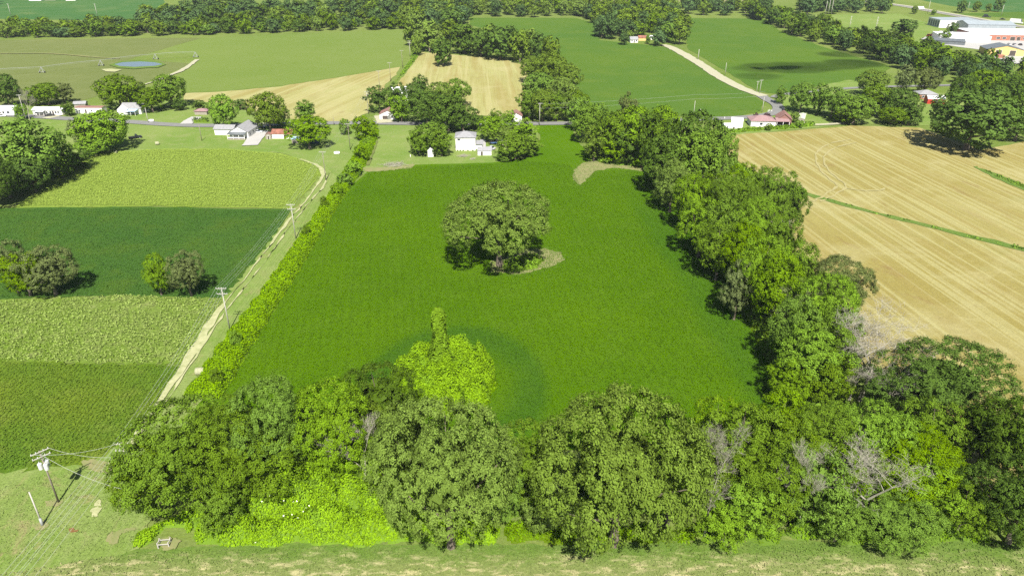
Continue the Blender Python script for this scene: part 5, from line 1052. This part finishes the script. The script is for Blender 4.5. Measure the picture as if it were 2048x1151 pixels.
for i, (dx, dz) in enumerate(((-1.2, 12.0), (-0.5, 12.0), (0.5, 12.0), (1.2, 12.0), (-1.1, 10.5), (1.1, 10.5))):
    wire(f'{ORD[i]} overhead wire crossing the mown corner below the transformer pole', (LX[0][0]+dx, LX[0][1], dz), (out.x+dx*1.6, out.y, dz), 1.0+0.12*i, 0.014)
    if dz > 11: 
        for j in range(5):
            a, b = LX[j], LX[j+1]; wire(f'{ORD[i]} overhead wire between poles, {ORD[j]} span of the track power line', (a[0]+dx, a[1], dz), (b[0]+dx, b[1], dz), 0.9, 0.02)
tp = G(118, 1005)
for i, (dx, dz) in enumerate(((-1.3, 11.5), (1.3, 11.5), (0.3, 10.3))): wire(f'{ORD[i]} sagging wire from the transformer pole into the corner trees', (tp[0]+dx*0.7, tp[1]+dx*0.7, dz), (LX[0][0]+(0, 0.5, 3.5)[i], LX[0][1]-(0, 2.0, 8.0)[i], (12.0, 10.6, 9.0)[i]), 0.9, 0.02)
w0, w1, w2 = (*G(1079, 252), 11.0), (*G(1387, 232), 11.5), (*G(1524, 225), 11.5)
for i, dz in enumerate((0, -2.2)):
    wire(f'{("upper", "lower")[i]} roadside wire over the northern soybeans, span to the road bend', (w1[0], w1[1], w1[2]+dz-0.3), (w2[0], w2[1], w2[2]+dz-0.3), 0.5, 0.035)
    wire(f'{("upper", "lower")[i]} roadside wire over the northern soybeans, span behind the copse', (w0[0], w0[1], w0[2]+dz), (w1[0], w1[1], w1[2]+dz-0.3), 0.7, 0.035)

# ------------------------------------------------------------------ farm things
def bale(px, py, label, rz=0.0, r=0.8, L=1.6):
    rng = random.Random(px); e = empty('hay_bale', (*G(px, py), 0), rz, label, 'hay bale', 'hay bales'); n = 22; mb = MB(); rings = []
    for x, k_ in ((-L/2, 0.86), (-L/2+0.08, 0.97), (-L/4, 1.0), (0, 1.01), (L/4, 1.0), (L/2-0.08, 0.97), (L/2, 0.86)):
        rings.append([(x+rng.uniform(-.015, .015), r*k_*math.cos(t*2*math.pi/n)*(1+rng.uniform(-.015, .015)), r+r*k_*math.sin(t*2*math.pi/n)*(0.97 if math.sin(t*2*math.pi/n) < 0 else 1)) for t in range(n)])
    vs_ = [v for q in rings for v in q]; fs = [(i*n+j, i*n+(j+1) % n, (i+1)*n+(j+1) % n, (i+1)*n+j) for i in range(6) for j in range(n)]
    mb.add(vs_, fs); mb.add([v for v in rings[0]], [tuple(range(n-1, -1, -1))]); mb.add([v for v in rings[-1]], [tuple(range(n))])
    mb.build('straw_roll', M['straw_bale'], e, True)
    for x in (-0.4, 0.0, 0.4):
        t = MB(); 
        for j in range(n): t.tube((x*L*0.8, r*1.02*math.cos(j*2*math.pi/n), r+r*1.02*math.sin(j*2*math.pi/n)), (x*L*0.8, r*1.02*math.cos((j+1)*2*math.pi/n), r+r*1.02*math.sin((j+1)*2*math.pi/n)), 0.015, 0.015, 3, False)
        t.build('twine', M['greywood'], e)
bale(401, 748, 'round hay bale lying between dirt track and vine hedge', 0.1, 0.85, 1.8)
bale(315, 290, 'round hay bale on the mown lawn above the tall crop', 0.5)
bale(232, 307, 'round hay bale at the corner of the tall crop by the trees', 0.2, 0.6, 1.2)
def tank(px, py, label, mat='white'):
    e = empty('water_tank', (*G(px, py), 0), 0.2, label, 'tank'); MB().tube((-1.1, 0, 0.75), (1.1, 0, 0.75), 0.65, 0.65, 14).tube((-1.25, 0, 0.75), (-1.1, 0, 0.75), 0.35, 0.65, 14).tube((1.1, 0, 0.75), (1.25, 0, 0.75), 0.65, 0.35, 14).build('barrel', M[mat], e, True)
    for x in (-0.7, 0.7): MB().box(x-0.1, x+0.1, -0.5, 0.5, 0, 0.3).build('cradle', M['greywood'], e)
    MB().tube((0, 0, 1.35), (0, 0, 1.55), 0.2, 0.2, 8).build('cap', M['steel'], e)
tank(674, 309, 'white tank on the lawn beside the vine hedge'); tank(303, 244, 'white tank at the foot of the roadside pole')
# weathered frame in the weeds by the verge
e = empty('wooden_frame', (*G(330, 1090), 0), 0.1, 'weathered wooden frame standing on bare soil among the vines', 'wooden frame')
for x in (-0.85, 0.85):
    for y in (-0.5, 0.5): MB().box(x-0.08, x+0.08, y-0.08, y+0.08, 0, 1.15).build('post', M['pole_pale'], e)
    MB().box(x-0.06, x+0.06, -0.42, 0.42, 0.86, 1.0).build('side_rail', M['pole_pale'], e)
for y in (-0.5, 0.5): MB().box(-0.77, 0.77, y-0.05, y+0.05, 0.7, 0.84).build('rail', M['pole_pale'], e)
# centre-pivot irrigation boom
e = empty('irrigation_boom', (0, 0, 0), 0, 'long wheeled irrigation boom crossing the olive pasture past the pond', 'irrigation boom')
pp = [G(-60, 156), G(85, 146), G(203, 132), G(312, 119), G(392, 115)]
for i, p in enumerate(pp):
    tw = MB(); 
    for s in (-1, 1): tw.tube((p[0]+s*1.6, p[1]-1.2, 0.5), (p[0], p[1], 4.0), 0.13, 0.1, 5).tube((p[0]+s*1.6, p[1]+1.2, 0.5), (p[0], p[1], 4.0), 0.13, 0.1, 5)
    tw.tube((p[0]-1.9, p[1], 0.6), (p[0]+1.9, p[1], 0.6), 0.13, 0.13, 5); t = tw.build('tower', M['steel'], e)
    for s in (-1, 1): MB().tube((p[0]+s*1.8-0.15, p[1], 0.6), (p[0]+s*1.8+0.15, p[1], 0.6), 0.6, 0.6, 12).build('wheel', M['rubber'], t)
for a, b in zip(pp[:-1], pp[1:]):
    A = Vector((*a, 4.0)); B = Vector((*b, 4.0)); m_ = MB(); n = 10
    pts = [A.lerp(B, i/n)+Vector((0, 0, 0.5*math.sin(math.pi*i/n))) for i in range(n+1)]; m_.path(pts, 0.09, 5); s = m_.build('pipe_span', M['steel'], e)
    tr = MB(); lowp = [A.lerp(B, i/n)+Vector((0, 0, 0.5*math.sin(math.pi*i/n)-0.8)) for i in range(1, n)]; tr.path(lowp, 0.03, 4)
    for i in range(1, n): tr.tube(pts[i], lowp[i-1], 0.03, 0.03, 4)
    tr.build('truss', M['steel'], s)
# small white marker posts near the road bend
for i, (px, py) in enumerate(((1536, 224), (1539, 223), (1543, 224), (1449, 238), (821, 314))):
    o = MB().box(-0.12, 0.12, -0.06, 0.06, -0.1, 1.1).add([(-0.12, -0.06, 1.1), (0.12, -0.06, 1.1), (0.12, 0.06, 1.1), (-0.12, 0.06, 1.1), (0, 0, 1.22)], [(0, 1, 4), (1, 2, 4), (2, 3, 4), (3, 0, 4)]).build('marker_post', M['white'])
    o.location = (*G(px, py), 0); tag(o, ('first white marker post inside the road bend', 'middle white marker post inside the road bend', 'last white marker post inside the road bend', 'white marker post beside the road near the white sheds', 'white post on the lawn below the round trees')[i], 'post', 'white posts')
# maroon shrubs at the mauve-roofed house
grove([(1512, 225, 246, 12, 'r', 'maroon shrub at the left gable of the mauve-roofed house', 'bush'), (1534, 226, 244, 15, 'r', 'maroon shrub behind the mauve roof', 'bush'), (1577, 243, 253, 9, 'r', 'small maroon shrub before the gambrel barn', 'bush'), (1600, 240, 256, 16, 'b', 'bright shrub beside the pale green trailer', 'bush'), (1538, 246, 262, 14, 'm', 'small tree before the mauve-roofed house', 'bush'), (1590, 225, 245, 20, 'o', 'pale shrub behind the gambrel barn', 'bush')], '', '', 'shrubs at the mauve-roofed house')

# ------------------------------------------------------------------ passing cloud whose shadow lies on the eastern soybeans, and the summer haze

def haze():
    mb = MB().box(-8900, 8900, -2900, 15900, -1.0, 93.0); k = NT('summer_haze'); k.t.nodes.remove(k.out); k.out = k.n('ShaderNodeOutputMaterial')
    pv = k.n('ShaderNodeVolumePrincipled'); pv.inputs['Color'].default_value = (0.80, 0.88, 1.0, 1); pv.inputs['Density'].default_value = HAZE; pv.inputs['Anisotropy'].default_value = 0.0
    k.l(pv.outputs[0], k.out.inputs['Volume']); o = mb.build('haze', k.m); tag(o, 'thin pale summer haze over the fields', 'haze', kind='stuff')
HAZE = 0.00005
haze()
def cloud():
    rng = random.Random(4); tgt = [(1600, 133, 30, 11, 1), (1560, 137, 26, 9, .8), (1660, 128, 26, 10, .9), (1690, 108, 22, 9, .8), (1735, 84, 26, 14, 1), (1490, 138, 22, 7, .6), (1500, 152, 20, 6, .5)]
    z = 420.0; off = z/math.tan(SUN_EL); mb = MB()
    import bmesh
    bm = bmesh.new()
    for px, py, rx, ry, s in tgt:
        x, y = G(px, py)
        for q in range(5):
            r = bmesh.ops.create_icosphere(bm, subdivisions=2, radius=1.0); dx, dy = rng.gauss(0, rx*0.4), rng.gauss(0, ry*0.4); k_ = rng.uniform(0.5, 1.0)
            for v in r['verts']: v.co = Vector((x-SHADOW.x*off+dx+v.co.x*rx*k_, y-SHADOW.y*off+dy+v.co.y*ry*2.0*k_, z+v.co.z*9*s*k_+rng.uniform(-.2, .2)))
    me = bpy.data.meshes.new('cloud'); bm.to_mesh(me); bm.free()
    k = NT('cloud_vapour'); pv = k.n('ShaderNodeVolumePrincipled'); pv.inputs['Density'].default_value = 0.085; pv.inputs['Color'].default_value = (1, 1, 1, 1); k.l(pv.outputs[0], k.out.inputs['Volume'])
    me.materials.append(k.m); tag(link('cloud', me), kind='stuff')
cloud()
